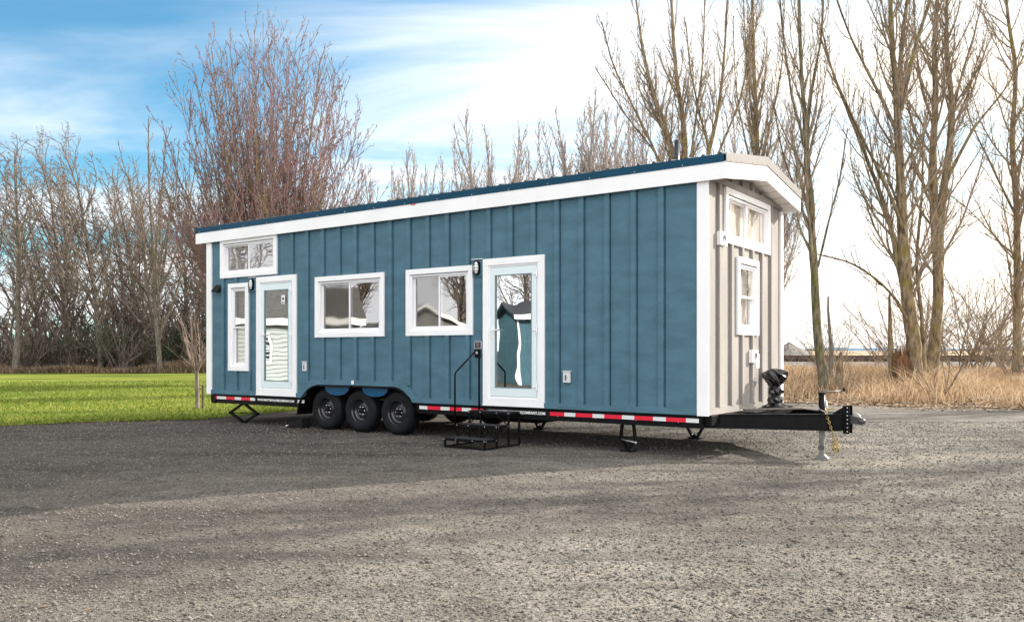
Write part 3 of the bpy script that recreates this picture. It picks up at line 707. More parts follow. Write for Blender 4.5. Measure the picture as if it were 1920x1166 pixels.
# --- bag covered inlet standing on the tongue deck
rnd = random.Random(4)
bag = empty('wrapped_valve', tuple(house.matrix_basis @ Vector((.25, 1.92, .573))) if False else (0, 0, 0), 0, 'tall knobbly object wrapped in black plastic sheeting on the trailer tongue', 'wrapped valve')
bm_ = Matrix.Translation((2.4932, 10.8221, 0)) @ Matrix.Rotation(-TH, 4, 'Z'); pb = bm_ @ Vector((.25, 1.92, .573)); bag.location = pb
def crumple(name, prof, seed, amp, parent, n=36):
    r_ = random.Random(seed); ph = [(r_.uniform(0, 6.28), r_.randint(3, 9), r_.uniform(.5, 1)) for _ in range(6)]; m = MB(); vs = []; fs = []
    M_ = 40
    for i in range(M_ + 1):
        t = i / M_ * (len(prof) - 1); k = min(int(t), len(prof) - 2); f_ = t - k; f_ = f_ * f_ * (3 - 2 * f_)
        rr = prof[k][0] * (1 - f_) + prof[k + 1][0] * f_; z = prof[k][1] + (prof[k + 1][1] - prof[k][1]) * (t - k)
        for j in range(n):
            a = 2 * math.pi * j / n
            d_ = sum(s * (1 - abs(math.sin(a * q / 2 + p + z * (10 + 2 * q)))) ** 2 for p, q, s in ph) / 2 - .45
            R_ = rr * (1 + amp * d_) + r_.uniform(-.002, .002); vs.append((R_ * math.cos(a), R_ * math.sin(a), z + .012 * math.sin(a * 3 + p) * rr / .1))
    for i in range(M_):
        for j in range(n): fs.append((i * n + j, i * n + (j + 1) % n, (i + 1) * n + (j + 1) % n, (i + 1) * n + j))
    m.add(vs, fs, True); return m.build(name, BAGM, parent)
crumple('plastic_wrap', [(.20, 0), (.12, .03), (.085, .07), (.10, .11), (.085, .14), (.05, .17), (.08, .20), (.085, .235), (.07, .27), (.05, .30), (.09, .34), (.145, .40), (.155, .45), (.15, .50), (.09, .545), (.0, .56)], 3, .55, bag, 60)
m = MB(); m.add([(.10, -.115, .38), (.13, -.07, .38), (.125, -.07, .50), (.09, -.12, .50)], [(0, 1, 2, 3)]); 

# --- steps (a thing of their own)
steps = empty('steel_steps', tuple(bm_ @ Vector((-3.28, -.43, 0))), -TH, 'black steel three-tread steps with handrail below the front glass door', 'steps')
sx0, sx1 = -.37, .37
TR = [(-.43, .135), (-.143, .315), (.144, .495)]
for y0, z in TR:
    m = MB(); m.box(sx0, sx1, y0, y0 + .287, z - .012, z); tr = m.build('tread', TREAD, steps)
    m = MB(); m.box(sx0 - .003, sx1 + .003, y0 - .006, y0 - .0005, z - .038, z + .003); m.box(sx0 - .003, sx1 + .003, y0 + .2875, y0 + .293, z - .038, z - .0125)
    m.box(sx0 - .006, sx0 - .0005, y0, y0 + .287, z - .038, z + .003); m.box(sx1 + .0005, sx1 + .006, y0, y0 + .287, z - .038, z + .003); m.build('edge', BLACK, tr)
    m = MB()
    for x in (sx0 + .01, sx0 + .22, sx1 - .22, sx1 - .01): m.ball((x, y0 - .007, z - .018), .008, .004, .008, 8, 5)
    for y in (y0 + .02, y0 + .26): m.ball((sx1 + .007, y, z - .018), .004, .008, .008, 8, 5)
    m.build('bolt', CHROME, tr)
a = .025
for y0, z in TR:
    for x in (sx0 + .012, sx1 - .012):
        for y in (y0 + .008, ) + ((y0 + .28,) if z > .4 else ()):
            MB().box(x - a / 2, x + a / 2, y - a / 2, y + a / 2, 0.0, z - .0125).build('leg', BLACK, steps)
m = MB()
for x in (sx0 + .012, sx1 - .012): m.box(x - a / 2, x + a / 2, -.435, .43, .002, .022)
m.box(sx0 + .025, sx1 - .025, -.432, -.412, .002, .022)
m.build('ground_rail', BLACK, steps)
for (y0, z), (y1, z1) in zip(TR, TR[1:]):
    m = MB()
    m.bar((sx0 + .22, y1 - .003, z1 - .03), (sx0 + .03, y1 - .003 + .0, z + .0), .018, .012); m.build('brace', BLACK, steps); m = MB(); m.bar((sx1 - .22, y1 - .003, z1 - .03), (sx1 - .03, y1 - .003, z), .018, .012)
    m.build('brace', BLACK, steps)
m = MB(); hx = sx0 + .02
pts = [(hx, -.205, .28), (hx, -.205, 1.03), (hx, -.200, 1.055), (hx, -.185, 1.075), (hx, .27, 1.375), (hx, .30, 1.392), (hx, .335, 1.392), (hx, .365, 1.365), (hx, .375, 1.33), (hx, .375, .45)]
m.tube(pts, .0135, 12); m.build('handrail', BLACK, steps)

# wheel chock by the rear wheel
ck = empty('wheel_chock', tuple(bm_ @ Vector((-7.95, .12, 0))), -TH, 'low black ramp lying on the gravel against the rearmost tyre', 'wheel chock')
m = MB(); m.prism([(-.22, .0), (.22, .0), (.22, .17), (.14, .17), (-.16, .03)], -.1, .1); m.build('wedge', BLKM, ck, .008)
m = MB(); m.tube([(-.24, -.08, .02), (-.24, .08, .02)], .014, 8); m.build('end_bar', GALV, ck)

# ================================================================ ground
rs = np.random.RandomState(5)
def smooth(x): x = np.clip(x, 0, 1); return x * x * (3 - 2 * x)
def vnoise(X, Y, s, seed=0):
    """cheap smooth noise from rotated sines"""
    r = np.random.RandomState(seed); o = 0
    for i in range(6):
        a = r.uniform(0, 6.28); f = s * r.uniform(.5, 2.2); o = o + np.sin((X * math.cos(a) + Y * math.sin(a)) * f + r.uniform(0, 6.28))
    return o / 6
def zg(X, Y):
    z = -.075 * np.exp(-(((X - 4.3) / 1.5) ** 2 + ((Y - 10.9) / 1.3) ** 2))
    near = np.exp(-((X * .0 + Y - 6) / 9.) ** 2)
    return z + .010 * vnoise(X, Y, 1.3, 3) * near - .006
def grid(xs, ys, zf, name, m, kind='structure'):
    X, Y = np.meshgrid(xs, ys); Z = zf(X, Y); V = np.stack([X, Y, Z], -1).reshape(-1, 3); nx, ny = len(xs), len(ys)
    i, j = np.meshgrid(np.arange(nx - 1), np.arange(ny - 1)); a = (j * nx + i).ravel()
    return tag(raw_mesh(name, V, np.stack([a, a + 1, a + nx + 1, a + nx], 1), m, smooth=True), kind=kind)
def ground_mat():
    m = bpy.data.materials.new('gravel'); m.use_nodes = True; t = m.node_tree; b = t.nodes['Principled BSDF']; b.inputs['Roughness'].default_value = .95; b.inputs['Specular IOR Level'].default_value = .15
    tcn = N(t, 'ShaderNodeTexCoord'); P = tcn.outputs['Object']
    def noise(s, d=5, r=.6):
        n = N(t, 'ShaderNodeTexNoise'); n.inputs['Scale'].default_value = s; n.inputs['Detail'].default_value = d; n.inputs['Roughness'].default_value = r; LK(t, P, n.inputs['Vector']); return n.outputs[0]
    def ramp(src, stops):
        r = N(t, 'ShaderNodeValToRGB'); LK(t, src, r.inputs[0]); e = r.color_ramp.elements
        while len(e) < len(stops): e.new(.5)
        for i, (p, c) in enumerate(stops): e[i].position = p; e[i].color = (*c, 1)
        return r.outputs[0]
    vo = N(t, 'ShaderNodeTexVoronoi'); vo.inputs['Scale'].default_value = 150; LK(t, P, vo.inputs['Vector'])
    sp = N(t, 'ShaderNodeSeparateColor'); LK(t, vo.outputs['Color'], sp.inputs[0])
    vo2 = N(t, 'ShaderNodeTexVoronoi'); vo2.inputs['Scale'].default_value = 52; LK(t, P, vo2.inputs['Vector'])
    sp2 = N(t, 'ShaderNodeSeparateColor'); LK(t, vo2.outputs['Color'], sp2.inputs[0])
    stones = ramp(sp.outputs[0], [(0, (.11, .103, .095)), (.4, (.20, .188, .171)), (.8, (.29, .273, .248)), (1, (.44, .415, .38))])
    stones2 = ramp(sp2.outputs[0], [(0, (.10, .093, .084)), (.6, (.20, .188, .171)), (1, (.42, .395, .36))])
    mm = N(t, 'ShaderNodeMix', data_type='RGBA'); LK(t, stones, mm.inputs[6]); LK(t, stones2, mm.inputs[7])
    LK(t, M(t, 'MULTIPLY', M(t, 'GREATER_THAN', sp2.outputs[1], .72), .8), mm.inputs[0])
    # faint wheel tracks running along the yard
    mpt = N(t, 'ShaderNodeMapping'); LK(t, P, mpt.inputs[0]); mpt.inputs['Rotation'].default_value = (0, 0, R(24)); mpt.inputs['Scale'].default_value = (.07, 1.0, 1)
    ntk = N(t, 'ShaderNodeTexNoise'); ntk.inputs['Scale'].default_value = 1.5; ntk.inputs['Detail'].default_value = 7; ntk.inputs['Roughness'].default_value = .62; LK(t, mpt.outputs[0], ntk.inputs['Vector'])
    trk_c = ramp(ntk.outputs[0], [(.36, (.70, .69, .68)), (.5, (1, 1, 1)), (.68, (1.14, 1.13, 1.10))])
    # large patches: worn, packed and damp gravel
    big = ramp(noise(.28, 6, .6), [(.36, (.62, .60, .58)), (.56, (1.05, 1.03, 1.0)), (.72, (1.28, 1.22, 1.14))])
    med = ramp(noise(1.9, 7, .68), [(.34, (.66, .66, .66)), (.52, (1, 1, 1)), (.72, (1.18, 1.16, 1.12))])
    x1 = N(t, 'ShaderNodeMix', data_type='RGBA', blend_type='MULTIPLY'); x1.inputs[0].default_value = 1; LK(t, mm.outputs[2], x1.inputs[6]); LK(t, big, x1.inputs[7])
    x0 = N(t, 'ShaderNodeMix', data_type='RGBA', blend_type='MULTIPLY'); x0.inputs[0].default_value = 1; LK(t, x1.outputs[2], x0.inputs[6]); LK(t, trk_c, x0.inputs[7])
    x2 = N(t, 'ShaderNodeMix', data_type='RGBA', blend_type='MULTIPLY'); x2.inputs[0].default_value = 1; LK(t, x0.outputs[2], x2.inputs[6]); LK(t, med, x2.inputs[7])
    fine = ramp(noise(190, 2, .7), [(.3, (.72, .72, .72)), (.7, (1.25, 1.25, 1.25))])
    x3 = N(t, 'ShaderNodeMix', data_type='RGBA', blend_type='MULTIPLY'); x3.inputs[0].default_value = 1; LK(t, x2.outputs[2], x3.inputs[6]); LK(t, fine, x3.inputs[7])
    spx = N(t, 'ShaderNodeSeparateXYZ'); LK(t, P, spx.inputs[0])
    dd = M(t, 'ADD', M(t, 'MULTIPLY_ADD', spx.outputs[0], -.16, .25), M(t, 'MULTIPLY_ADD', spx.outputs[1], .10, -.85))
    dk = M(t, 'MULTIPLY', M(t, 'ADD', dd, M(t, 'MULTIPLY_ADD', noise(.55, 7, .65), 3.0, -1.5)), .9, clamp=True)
    x4 = N(t, 'ShaderNodeMix', data_type='RGBA', blend_type='MULTIPLY'); LK(t, dk, x4.inputs[0]); LK(t, x3.outputs[2], x4.inputs[6]); x4.inputs[7].default_value = (.42, .41, .41, 1)  # gravel darkened towards the shaded side, the house's shade put into the colour
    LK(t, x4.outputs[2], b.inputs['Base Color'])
    h = M(t, 'ADD', M(t, 'MULTIPLY', vo.outputs['Distance'], -.55), M(t, 'MULTIPLY', noise(24, 6, .7), 1.2))
    bp = N(t, 'ShaderNodeBump'); bp.inputs['Strength'].default_value = .9; bp.inputs['Distance'].default_value = .014; LK(t, h, bp.inputs['Height']); LK(t, bp.outputs[0], b.inputs['Normal'])
    return m
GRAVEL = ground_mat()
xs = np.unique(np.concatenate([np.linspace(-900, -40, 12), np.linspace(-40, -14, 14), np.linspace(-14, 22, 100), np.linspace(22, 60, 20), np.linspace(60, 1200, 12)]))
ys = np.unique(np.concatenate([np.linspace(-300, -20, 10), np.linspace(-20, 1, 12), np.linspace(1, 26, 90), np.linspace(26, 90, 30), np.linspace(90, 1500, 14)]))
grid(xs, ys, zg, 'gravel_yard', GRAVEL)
# loose stones
STONE = ramp_mat('loose_stone', [(.07, .065, .058), (.12, .11, .097), (.17, .157, .138), (.25, .235, .21)], .9)
OCT = np.array([(1, 0, 0), (0, 1, 0), (-1, 0, 0), (0, -1, 0), (0, 0, .7), (0, 0, -.5)], float)
OCF = np.array([(0, 1, 4), (1, 2, 4), (2, 3, 4), (3, 0, 4), (1, 0, 5), (2, 1, 5), (3, 2, 5), (0, 3, 5)])
def pebbles(name, X, Y, S_, m, zf, kind='stuff'):
    n = len(X); a = rs.uniform(0, 6.28, n); J = rs.uniform(.6, 1.35, (n, 6, 1)); V = OCT[None] * J * S_[:, None, None]
    c, s = np.cos(a)[:, None], np.sin(a)[:, None]; x = V[..., 0] * c - V[..., 1] * s; y = V[..., 0] * s + V[..., 1] * c
    P = np.stack([x + X[:, None], y + Y[:, None], V[..., 2] + (zf(X, Y) + S_ * .25)[:, None]], -1).reshape(-1, 3)
    Fa = (OCF[None] + (np.arange(n) * 6)[:, None, None]).reshape(-1, 3)
    return tag(raw_mesh(name, P, Fa, m), kind=kind)
n = 110000
Yp = 3.9 + 13 * rs.rand(n) ** 1.25; Xp = (rs.rand(n) * 1.3 - .65) * Yp * 1.0
Sp = np.exp(rs.normal(math.log(.0042), .42, n)) * (1 + Yp / 16); Sp = np.clip(Sp, .002, .02)
pb_ = pebbles('loose_gravel', Xp, Yp, Sp, STONE, zg)
# -- lawn
def lawn_edge(X): return np.interp(X, [-60, -9.6, -6.3, -5, -2, 4, 9, 14], [9.0, 15.9, 17.7, 20.2, 23.3, 25.5, 28, 36]) + .18 * np.sin(X * 2.1) + .12 * np.sin(X * 5.3 + 1)
LAWN = mat('lawn_soil', (.23, .25, .045), .95, c2=(.075, .12, .013), vscale=.30, vdetail=10, stretch=(.5, 1.6, 1), bump=.5, bscale=30, spec=.1)  # uneven grass tone, stretched sideways to paint in tree-shadow streaks
nx = 150; xs = np.linspace(-90, 13, nx); V = []; 
tt = np.linspace(0, 1, 40) ** 1.6
E0 = lawn_edge(xs); Xg = np.repeat(xs[None], 40, 0); Yg = E0[None] + (61 - E0)[None] * tt[:, None]
Zg = .022 * smooth(tt * 60)[:, None] + 0 * Xg + .02 * vnoise(Xg, Yg, .3, 8) * smooth(tt * 8)[:, None] + .004
V = np.stack([Xg, Yg, Zg], -1).reshape(-1, 3); i, j = np.meshgrid(np.arange(nx - 1), np.arange(39)); a = (j * nx + i).ravel()
tag(raw_mesh('lawn', V, np.stack([a, a + 1, a + nx + 1, a + nx], 1), LAWN, smooth=True), kind='structure')
def blades(name, X, Y, Z, hgt, wid, lean, m, kind='stuff'):
    n = len(X); a = rs.uniform(0, 6.28, n); b = rs.uniform(0, 6.28, n); ln = lean * hgt
    dx, dy = np.cos(a) * wid, np.sin(a) * wid; lx, ly = np.cos(b) * ln, np.sin(b) * ln
    P = np.zeros((n, 5, 3))
    P[:, 0] = np.stack([X - dx, Y - dy, Z], 1); P[:, 1] = np.stack([X + dx, Y + dy, Z], 1)
    P[:, 2] = np.stack([X + dx * .8 + lx * .35, Y + dy * .8 + ly * .35, Z + hgt * .6], 1); P[:, 3] = np.stack([X - dx * .8 + lx * .35, Y - dy * .8 + ly * .35, Z + hgt * .6], 1)
    P[:, 4] = np.stack([X + lx, Y + ly, Z + hgt], 1)
    Fa = (np.array([(0, 1, 2), (0, 2, 3), (3, 2, 4)])[None] + (np.arange(n) * 5)[:, None, None]).reshape(-1, 3)
    return tag(raw_mesh(name, P.reshape(-1, 3), Fa, m), kind=kind)
GB = ramp_mat('grass_blade', [(.07, .125, .012), (.14, .21, .02), (.22, .28, .035), (.36, .33, .11)], .7, trans=.35)
n = 170000; q = rs.rand(n); Xq = -34 + 38 * rs.rand(n); Yq = lawn_edge(Xq) - .12 + (rs.rand(n) ** 1.8) * 26 - (rs.rand(n) < .03) * rs.rand(n) * 1.1
ok = (Xq / Yq > -.68) & (Xq / Yq < -.05) & (Yq < 50) & (vnoise(Xq, Yq * 1.6, .9, 33) + rs.uniform(-.3, .6, n) > -.25); Xq, Yq = Xq[ok], Yq[ok]; n = len(Xq)
blades('grass_blades', Xq, Yq, np.full(n, .015), rs.uniform(.025, .06, n) * (1 + Yq / 60), rs.uniform(.004, .010, n) * (.6 + Yq / 22), rs.uniform(.2, 1, n), GB)
# -- dry bank on the right
def bank_edge(X): return np.interp(X, [2, 6, 8.5, 11, 13.5, 16, 30], [30, 24.5, 22.6, 21.4, 19.2, 17.0, 13]) + .3 * np.sin(X * 1.7) + .15 * np.sin(X * 4.9)
def zbank(X, Y): return .012 + .62 * smooth((Y - 25) / 13) + .12 * smooth((Y - bank_edge(X)) / 3) + .07 * vnoise(X, Y, 1.1, 12) * smooth((Y - bank_edge(X)) / 2)
BANK = mat('leaf_litter', (.40, .28, .17), .95, c2=(.14, .09, .055), vscale=2.2, vdetail=9, bump=.8, bscale=14, spec=.1)
nx = 120; xs = np.linspace(2, 60, nx); E0 = bank_edge(xs); tt = np.linspace(0, 1, 50); Xg = np.repeat(xs[None], 50, 0); Yg = E0[None] + (41.5 - E0)[None] * tt[:, None]; Zg = zbank(Xg, Yg)
V = np.stack([Xg, Yg, Zg], -1).reshape(-1, 3); i, j = np.meshgrid(np.arange(nx - 1), np.arange(49)); a = (j * nx + i).ravel()
tag(raw_mesh('dry_bank', V, np.stack([a, a + 1, a + nx + 1, a + nx], 1), BANK, smooth=True), kind='structure')
DG = ramp_mat('dry_grass_blade', [(.20, .12, .065), (.42, .28, .16), (.58, .43, .27), (.70, .58, .42)], .8, trans=.3)
n = 130000; Xq = 5 + 30 * rs.rand(n); Yq = bank_edge(Xq) + .9 + rs.rand(n) * 19; dens = vnoise(Xq, Yq, .8, 4)
ok = (Yq < 40.5) & (Xq / Yq < .66) & (Xq / Yq > .30) & (dens + rs.uniform(-.5, .5, n) > -.25); Xq, Yq = Xq[ok], Yq[ok]; n = len(Xq)
hh = rs.uniform(.15, .75, n) * (1 - .8 * smooth((Yq - 30) / 7)) * (.55 + .9 * smooth(.5 + vnoise(Xq, Yq, 2.3, 15))) * (.45 + .75 * smooth((Yq - bank_edge(Xq)) / 4)) * (1 - .45 * smooth((Xq - 12) / 4)) * (.8 + .5 * vnoise(Xq, Yq, 1.4, 9))
blades('dry_grass', Xq, Yq, zbank(Xq, Yq) - .01, hh, rs.uniform(.005, .012, n), rs.uniform(.2, 1.6, n) * (1 + .8 * smooth((Xq - 13) / 3)), DG)
LIT = ramp_mat('fallen_leaf', [(.14, .09, .05), (.27, .18, .11), (.38, .28, .18), (.44, .36, .27)], .9)
def litter(name, X, Y, Z, S_, m):
    n = len(X); a = rs.uniform(0, 6.28, n); c, s = np.cos(a), np.sin(a); P = np.zeros((n, 4, 3)); t1 = rs.uniform(-.8, .8, n) * S_; t2 = rs.uniform(-.8, .8, n) * S_
    for k, (u, v) in enumerate(((-1, -.6), (1, -.6), (1, .6), (-1, .6))):
        P[:, k, 0] = X + (u * c - v * s) * S_; P[:, k, 1] = Y + (u * s + v * c) * S_; P[:, k, 2] = Z + np.abs(t1) * .5 + np.abs(t2) * .5 + (u * t1 + v * t2) * .5
    Fa = (np.array([(0, 1, 2), (0, 2, 3)])[None] + (np.arange(n) * 4)[:, None, None]).reshape(-1, 3)
    return tag(raw_mesh(name, P.reshape(-1, 3), Fa, m), kind='stuff')
n = 90000; Xq = 4 + 26 * rs.rand(n); Yq = bank_edge(Xq) - 1.6 + rs.rand(n) ** 1.3 * 14; ok = (Xq / Yq < .68) & (Xq / Yq > .28) & (rs.rand(n) < .10 + smooth((Yq - bank_edge(Xq) + .9 + .9 * vnoise(Xq, Yq, 1.9, 21)) / 1.6)); Xq, Yq = Xq[ok], Yq[ok]
litter('leaf_litter', Xq, Yq, np.where(Yq > bank_edge(Xq), zbank(Xq, Yq), zg(Xq, Yq)), rs.uniform(.012, .04, len(Xq)), LIT)
# -- forest floor behind the lawn
FLO = mat('forest_floor', (.15, .10, .065), .95, c2=(.06, .042, .03), vscale=1.2, vdetail=9, bump=.9, bscale=8, spec=.1)
grid(np.linspace(-110, 12, 60), np.linspace(57.5, 100, 24), lambda X, Y: .05 + .25 * smooth((Y - 58) / 6) + .15 * vnoise(X, Y, .8, 2) * smooth((Y - 58) / 3), 'forest_floor', FLO)
n = 60000; Xq = -46 + 42 * rs.rand(n); Yq = 57.3 + 8 * rs.rand(n) ** 1.5
blades('dead_undergrowth', Xq, Yq, .05 + .2 * smooth((Yq - 58) / 6), rs.uniform(.2, 1.1, n) * (.6 + .6 * vnoise(Xq, Yq, .5, 6)), rs.uniform(.012, .03, n), rs.uniform(.1, .9, n), ramp_mat('brush_blade', [(.07, .045, .03), (.15, .10, .065), (.25, .17, .11), (.32, .26, .2)], .9))
# -- railway
BALL = mat('ballast', (.30, .28, .26), .95, c2=(.10, .09, .085), vscale=9, vdetail=8, bump=1, bscale=12)
m = MB(); m.prism_x([(40.6, .2), (42.6, .93), (47.5, .93), (50, .0), (50, -.3), (40.6, -.3)], -4, 90); tag(m.build('railway_embankment', BALL), kind='structure')
trk = empty('railway_track', (40, 45, .93), 0, 'dark railway track running straight across behind the dry grass', 'railway track')
sl0 = None
for i in range(100):
    if sl0 is None:
        sl0 = MB().box(-.13, .13, -1.35, 1.35, .002, .17).build('sleeper', SLEEP, trk, .01); o = sl0
    else: o = sl0.copy(); col.objects.link(o); o.parent = trk
    o.location = (-27 + i * .5, 0, 0)
for y in (-.75, .75):
    m = MB(); m.prism_x([(y - .07, .172), (y + .07, .172), (y + .02, .20), (y + .02, .28), (y + .036, .285), (y + .036, .325), (y - .036, .325), (y - .036, .285), (y - .02, .28), (y - .02, .20)], -44, 48); m.build('rail', RUST, trk)
# -- gravel pile
hp = empty('gravel_pile', (20.3, 62, 0), 0, 'grey heap of crushed stone beyond the railway track', 'stone pile')
m = MB(); vs = []; nn_ = 40
for i in range(14):
    r_ = 3.0 * i / 13
    for k in range(nn_): vs.append((r_ * math.cos(6.283 * k / nn_) * 1.3, r_ * math.sin(6.283 * k / nn_), 2.15 * (1 - i / 13) ** .9 + random.Random(i * 50 + k).uniform(-.06, .06)))
m.add(vs, [(i * nn_ + k, i * nn_ + (k + 1) % nn_, (i + 1) * nn_ + (k + 1) % nn_, (i + 1) * nn_ + k) for i in range(13) for k in range(nn_)], True); m.build('heap', BALL, hp)
# -- far field, tree line, hills
FLD = mat('stubble', (.40, .28, .17), .95, c2=(.26, .19, .11), vscale=.02, stretch=(1, 6, 1), vdetail=8)
grid(np.concatenate([[-400, -200, -60, 12, 14], np.linspace(30, 1100, 24)]), np.array([51, 70, 101, 103, 200, 400, 800, 1300.]), lambda X, Y: np.where((X < 13) & (Y < 102), -1.0, .25 + np.interp(Y, [52, 110, 400, 1300], [0, .9, 2.4, 5.6])), 'field', FLD)
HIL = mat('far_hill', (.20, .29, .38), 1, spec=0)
m = MB(); vs = []; xh = np.linspace(-2500, 5200, 200)
for x in xh:
    h = 14 + 16 * (1 + math.sin(x * .0019 + 1)) / 2 + 5 * math.sin(x * .0083) + 3 * math.sin(x * .021)
    vs += [(x, 4200, -20), (x, 4200, h + 12), (x, 5200, h * .6), (x, 5200, -20)]
m.add(vs, [(i * 4 + k, i * 4 + k + 1, i * 4 + 5 + k, i * 4 + 4 + k) for i in range(199) for k in range(3)], True); tag(m.build('hills', HIL), kind='structure')
TL = mat('far_woodland', (.10, .10, .09), 1, spec=0)
m = MB(); vs = []; r_ = random.Random(3)
for x in np.linspace(200, 1500, 260):
    h = 5.0 + r_.uniform(.2, 2.4) + 1.5 * math.sin(x * .02); vs += [(x, 1250, 3), (x, 1250, h), (x, 1262, h * .9), (x, 1262, 3)]
m.add(vs, [(i * 4 + k, i * 4 + k + 1, i * 4 + 5 + k, i * 4 + 4 + k) for i in range(259) for k in range(3)]); tag(m.build('far_treeline', TL), kind='stuff')

# ================================================================ trees
def tubes_np(lines, sides):
    """lines: list of (pts list, radii list) -> V, F"""
    groups = {}
    for p, r in lines: groups.setdefault(len(p), []).append((p, r))
    VV, FF, off = [], [], 0
    for k, g in groups.items():
        P = np.array([x[0] for x in g], float); Rr = np.array([x[1] for x in g], float); n = len(g)
        T = np.empty_like(P); T[:, 1:-1] = P[:, 2:] - P[:, :-2]; T[:, 0] = P[:, 1] - P[:, 0]; T[:, -1] = P[:, -1] - P[:, -2]
        T /= np.linalg.norm(T, axis=2, keepdims=True) + 1e-9
        A = np.cross(T, np.array([.31, .77, .11])); A /= np.linalg.norm(A, axis=2, keepdims=True) + 1e-9; B = np.cross(T, A)
        an = np.arange(sides) * 2 * np.pi / sides
        V = P[:, :, None] + (A[:, :, None] * np.cos(an)[:, None] + B[:, :, None] * np.sin(an)[:, None]) * Rr[:, :, None, None]
        idx = np.arange(n * k * sides).reshape(n, k, sides)
        a = idx[:, :-1]; b = np.roll(a, -1, 2); c = np.roll(idx[:, 1:], -1, 2); d = idx[:, 1:]
        FF.append(np.stack([a, b, c, d], -1).reshape(-1, 4) + off); VV.append(V.reshape(-1, 3)); off += n * k * sides
    return np.concatenate(VV), np.concatenate(FF)
def rvec(r): return Vector((r.gauss(0, 1), r.gauss(0, 1), r.gauss(0, 1)))
def walk(r, p, d, length, r0, r1, n, trop, wob, wind=Vector((0, 0, 0))):
    pts, rad = [tuple(p)], [r0]; p = Vector(p); d = Vector(d).normalized(); st = length / n
    for i in range(n):
        d = (d + Vector((0, 0, 1)) * trop + rvec(r) * wob + wind).normalized(); p = p + d * st
        pts.append(tuple(p)); rad.append(r0 + (r1 - r0) * (i + 1) / n)
    return pts, rad
def at_line(ln, t):
    p, rd = ln; f = t * (len(p) - 1); k = min(int(f), len(p) - 2); f -= k
    a, b = Vector(p[k]), Vector(p[k + 1]); return a.lerp(b, f), (b - a).normalized(), rd[k] * (1 - f) + rd[k + 1] * f
def side_dir(r, t, ang):
    ax = t.cross(Vector((r.uniform(-1, 1), r.uniform(-1, 1), r.uniform(-1, 1)))).normalized()
    return (t * math.cos(ang) + ax * math.sin(ang)).normalized()
def foliate(r, parents, spec):
    """spec: list of level dicts; returns lists by level"""
    levels = [parents]
    for s in spec:
        new = []
        for ln in levels[-1]:
            Lp = sum((Vector(b) - Vector(a)).length for a, b in zip(ln[0], ln[0][1:]))
            n = max(1, int(round(s['n'] * (s['per'] * Lp if s.get('per') else 1))))
            for i in range(n):
                t = s['t0'] + (s.get('t1', 1) - s['t0']) * ((i + r.random()) / n)
                p, d, rr = at_line(ln, t)
                shape = s['shape'](t) if s.get('shape') else (1 - .55 * t)
                ll = s['len'] * (Lp if s.get('rel', True) else 1) * shape * r.uniform(.65, 1.2)
                a = R(s['ang'] * r.uniform(.7, 1.3))
                r0 = max(s['rmin'], min(rr * s['rr'], s.get('rmax', 9)))
                new.append(walk(r, p, side_dir(r, d, a), ll, r0, s.get('rend', s['rmin'] * .7), s['seg'], s['trop'], s['wob'], s.get('wind', Vector((0, 0, 0)))))
        levels.append(new)
    return levels
def clusters(r, lines, per, size):
    P = []
    for p, rd in lines:
        for _ in range(per):
            if r.random() < .75: k = r.randrange(max(1, len(p) // 2), len(p)); q = p[k]; P.append((q[0] + r.gauss(0, .02), q[1] + r.gauss(0, .02), q[2] + r.gauss(0, .02)))
    P = np.array(P); n = len(P); S_ = rs.uniform(.6, 1.5, n) * size; J = rs.uniform(.6, 1.4, (n, 6, 1)); V = OCT[None] * J * S_[:, None, None] + P[:, None]
    return V.reshape(-1, 3), (OCF[None] + (np.arange(n) * 6)[:, None, None]).reshape(-1, 3)
def tree_thing(name, label, cat, loc, trunk_lines, limb_lines, twig_lines, mt, mc, group=None, buds=None, bud_m=None, bud_name='buds', nodule=0):
    root = empty(name, loc, 0, label, cat, group)
    V, Fa = tubes_np(trunk_lines, 14)
    if nodule:
        C_ = vnoise(V[:, 0] * 9, V[:, 1] * 9 + V[:, 2] * 5, 1.3, 7); V = V + (rs.rand(*V.shape) - .5) * nodule + C_[:, None] * np.array([1, 1, 0]) * nodule
    raw_mesh('trunk', V, Fa, mt, root, True)
    V1, F1 = tubes_np(limb_lines, 5); V2, F2 = tubes_np(twig_lines, 3)
    raw_mesh('crown', np.concatenate([V1, V2]), np.concatenate([F1, F2 + len(V1)]), mc, root, True)
    # three-sided tubes give quads too, so both fit one mesh
    if buds is not None: tag(raw_mesh(bud_name, buds[0], buds[1], bud_m, root), kind='stuff')
    return root
BK_OLIVE = bark_mat('mossy_bark', (.30, .23, .14), (.10, .072, .045), (.20, .165, .04), .75)
BK_MOSS = bark_mat('green_bark', (.22, .19, .12), (.07, .06, .04), (.11, .115, .02), .9)
TW_WARM = mat('warm_twig', (.34, .26, .18), .85, c2=(.20, .155, .105), vscale=3)
BK_GREY = bark_mat('grey_bark', (.21, .185, .155), (.09, .075, .06), (.13, .13, .06), .3)
TW_GREY = mat('grey_twig', (.21, .165, .14), .85, c2=(.11, .085, .07), vscale=2)
TW_RED = mat('reddish_twig', (.23, .135, .135), .85, c2=(.14, .10, .08), vscale=.6)
BUDR = ramp_mat('red_bud', [(.22, .02, .03), (.35, .03, .05), (.25, .08, .05)], .7)
BUDB = mat('brown_bud', (.20, .14, .10), .8)

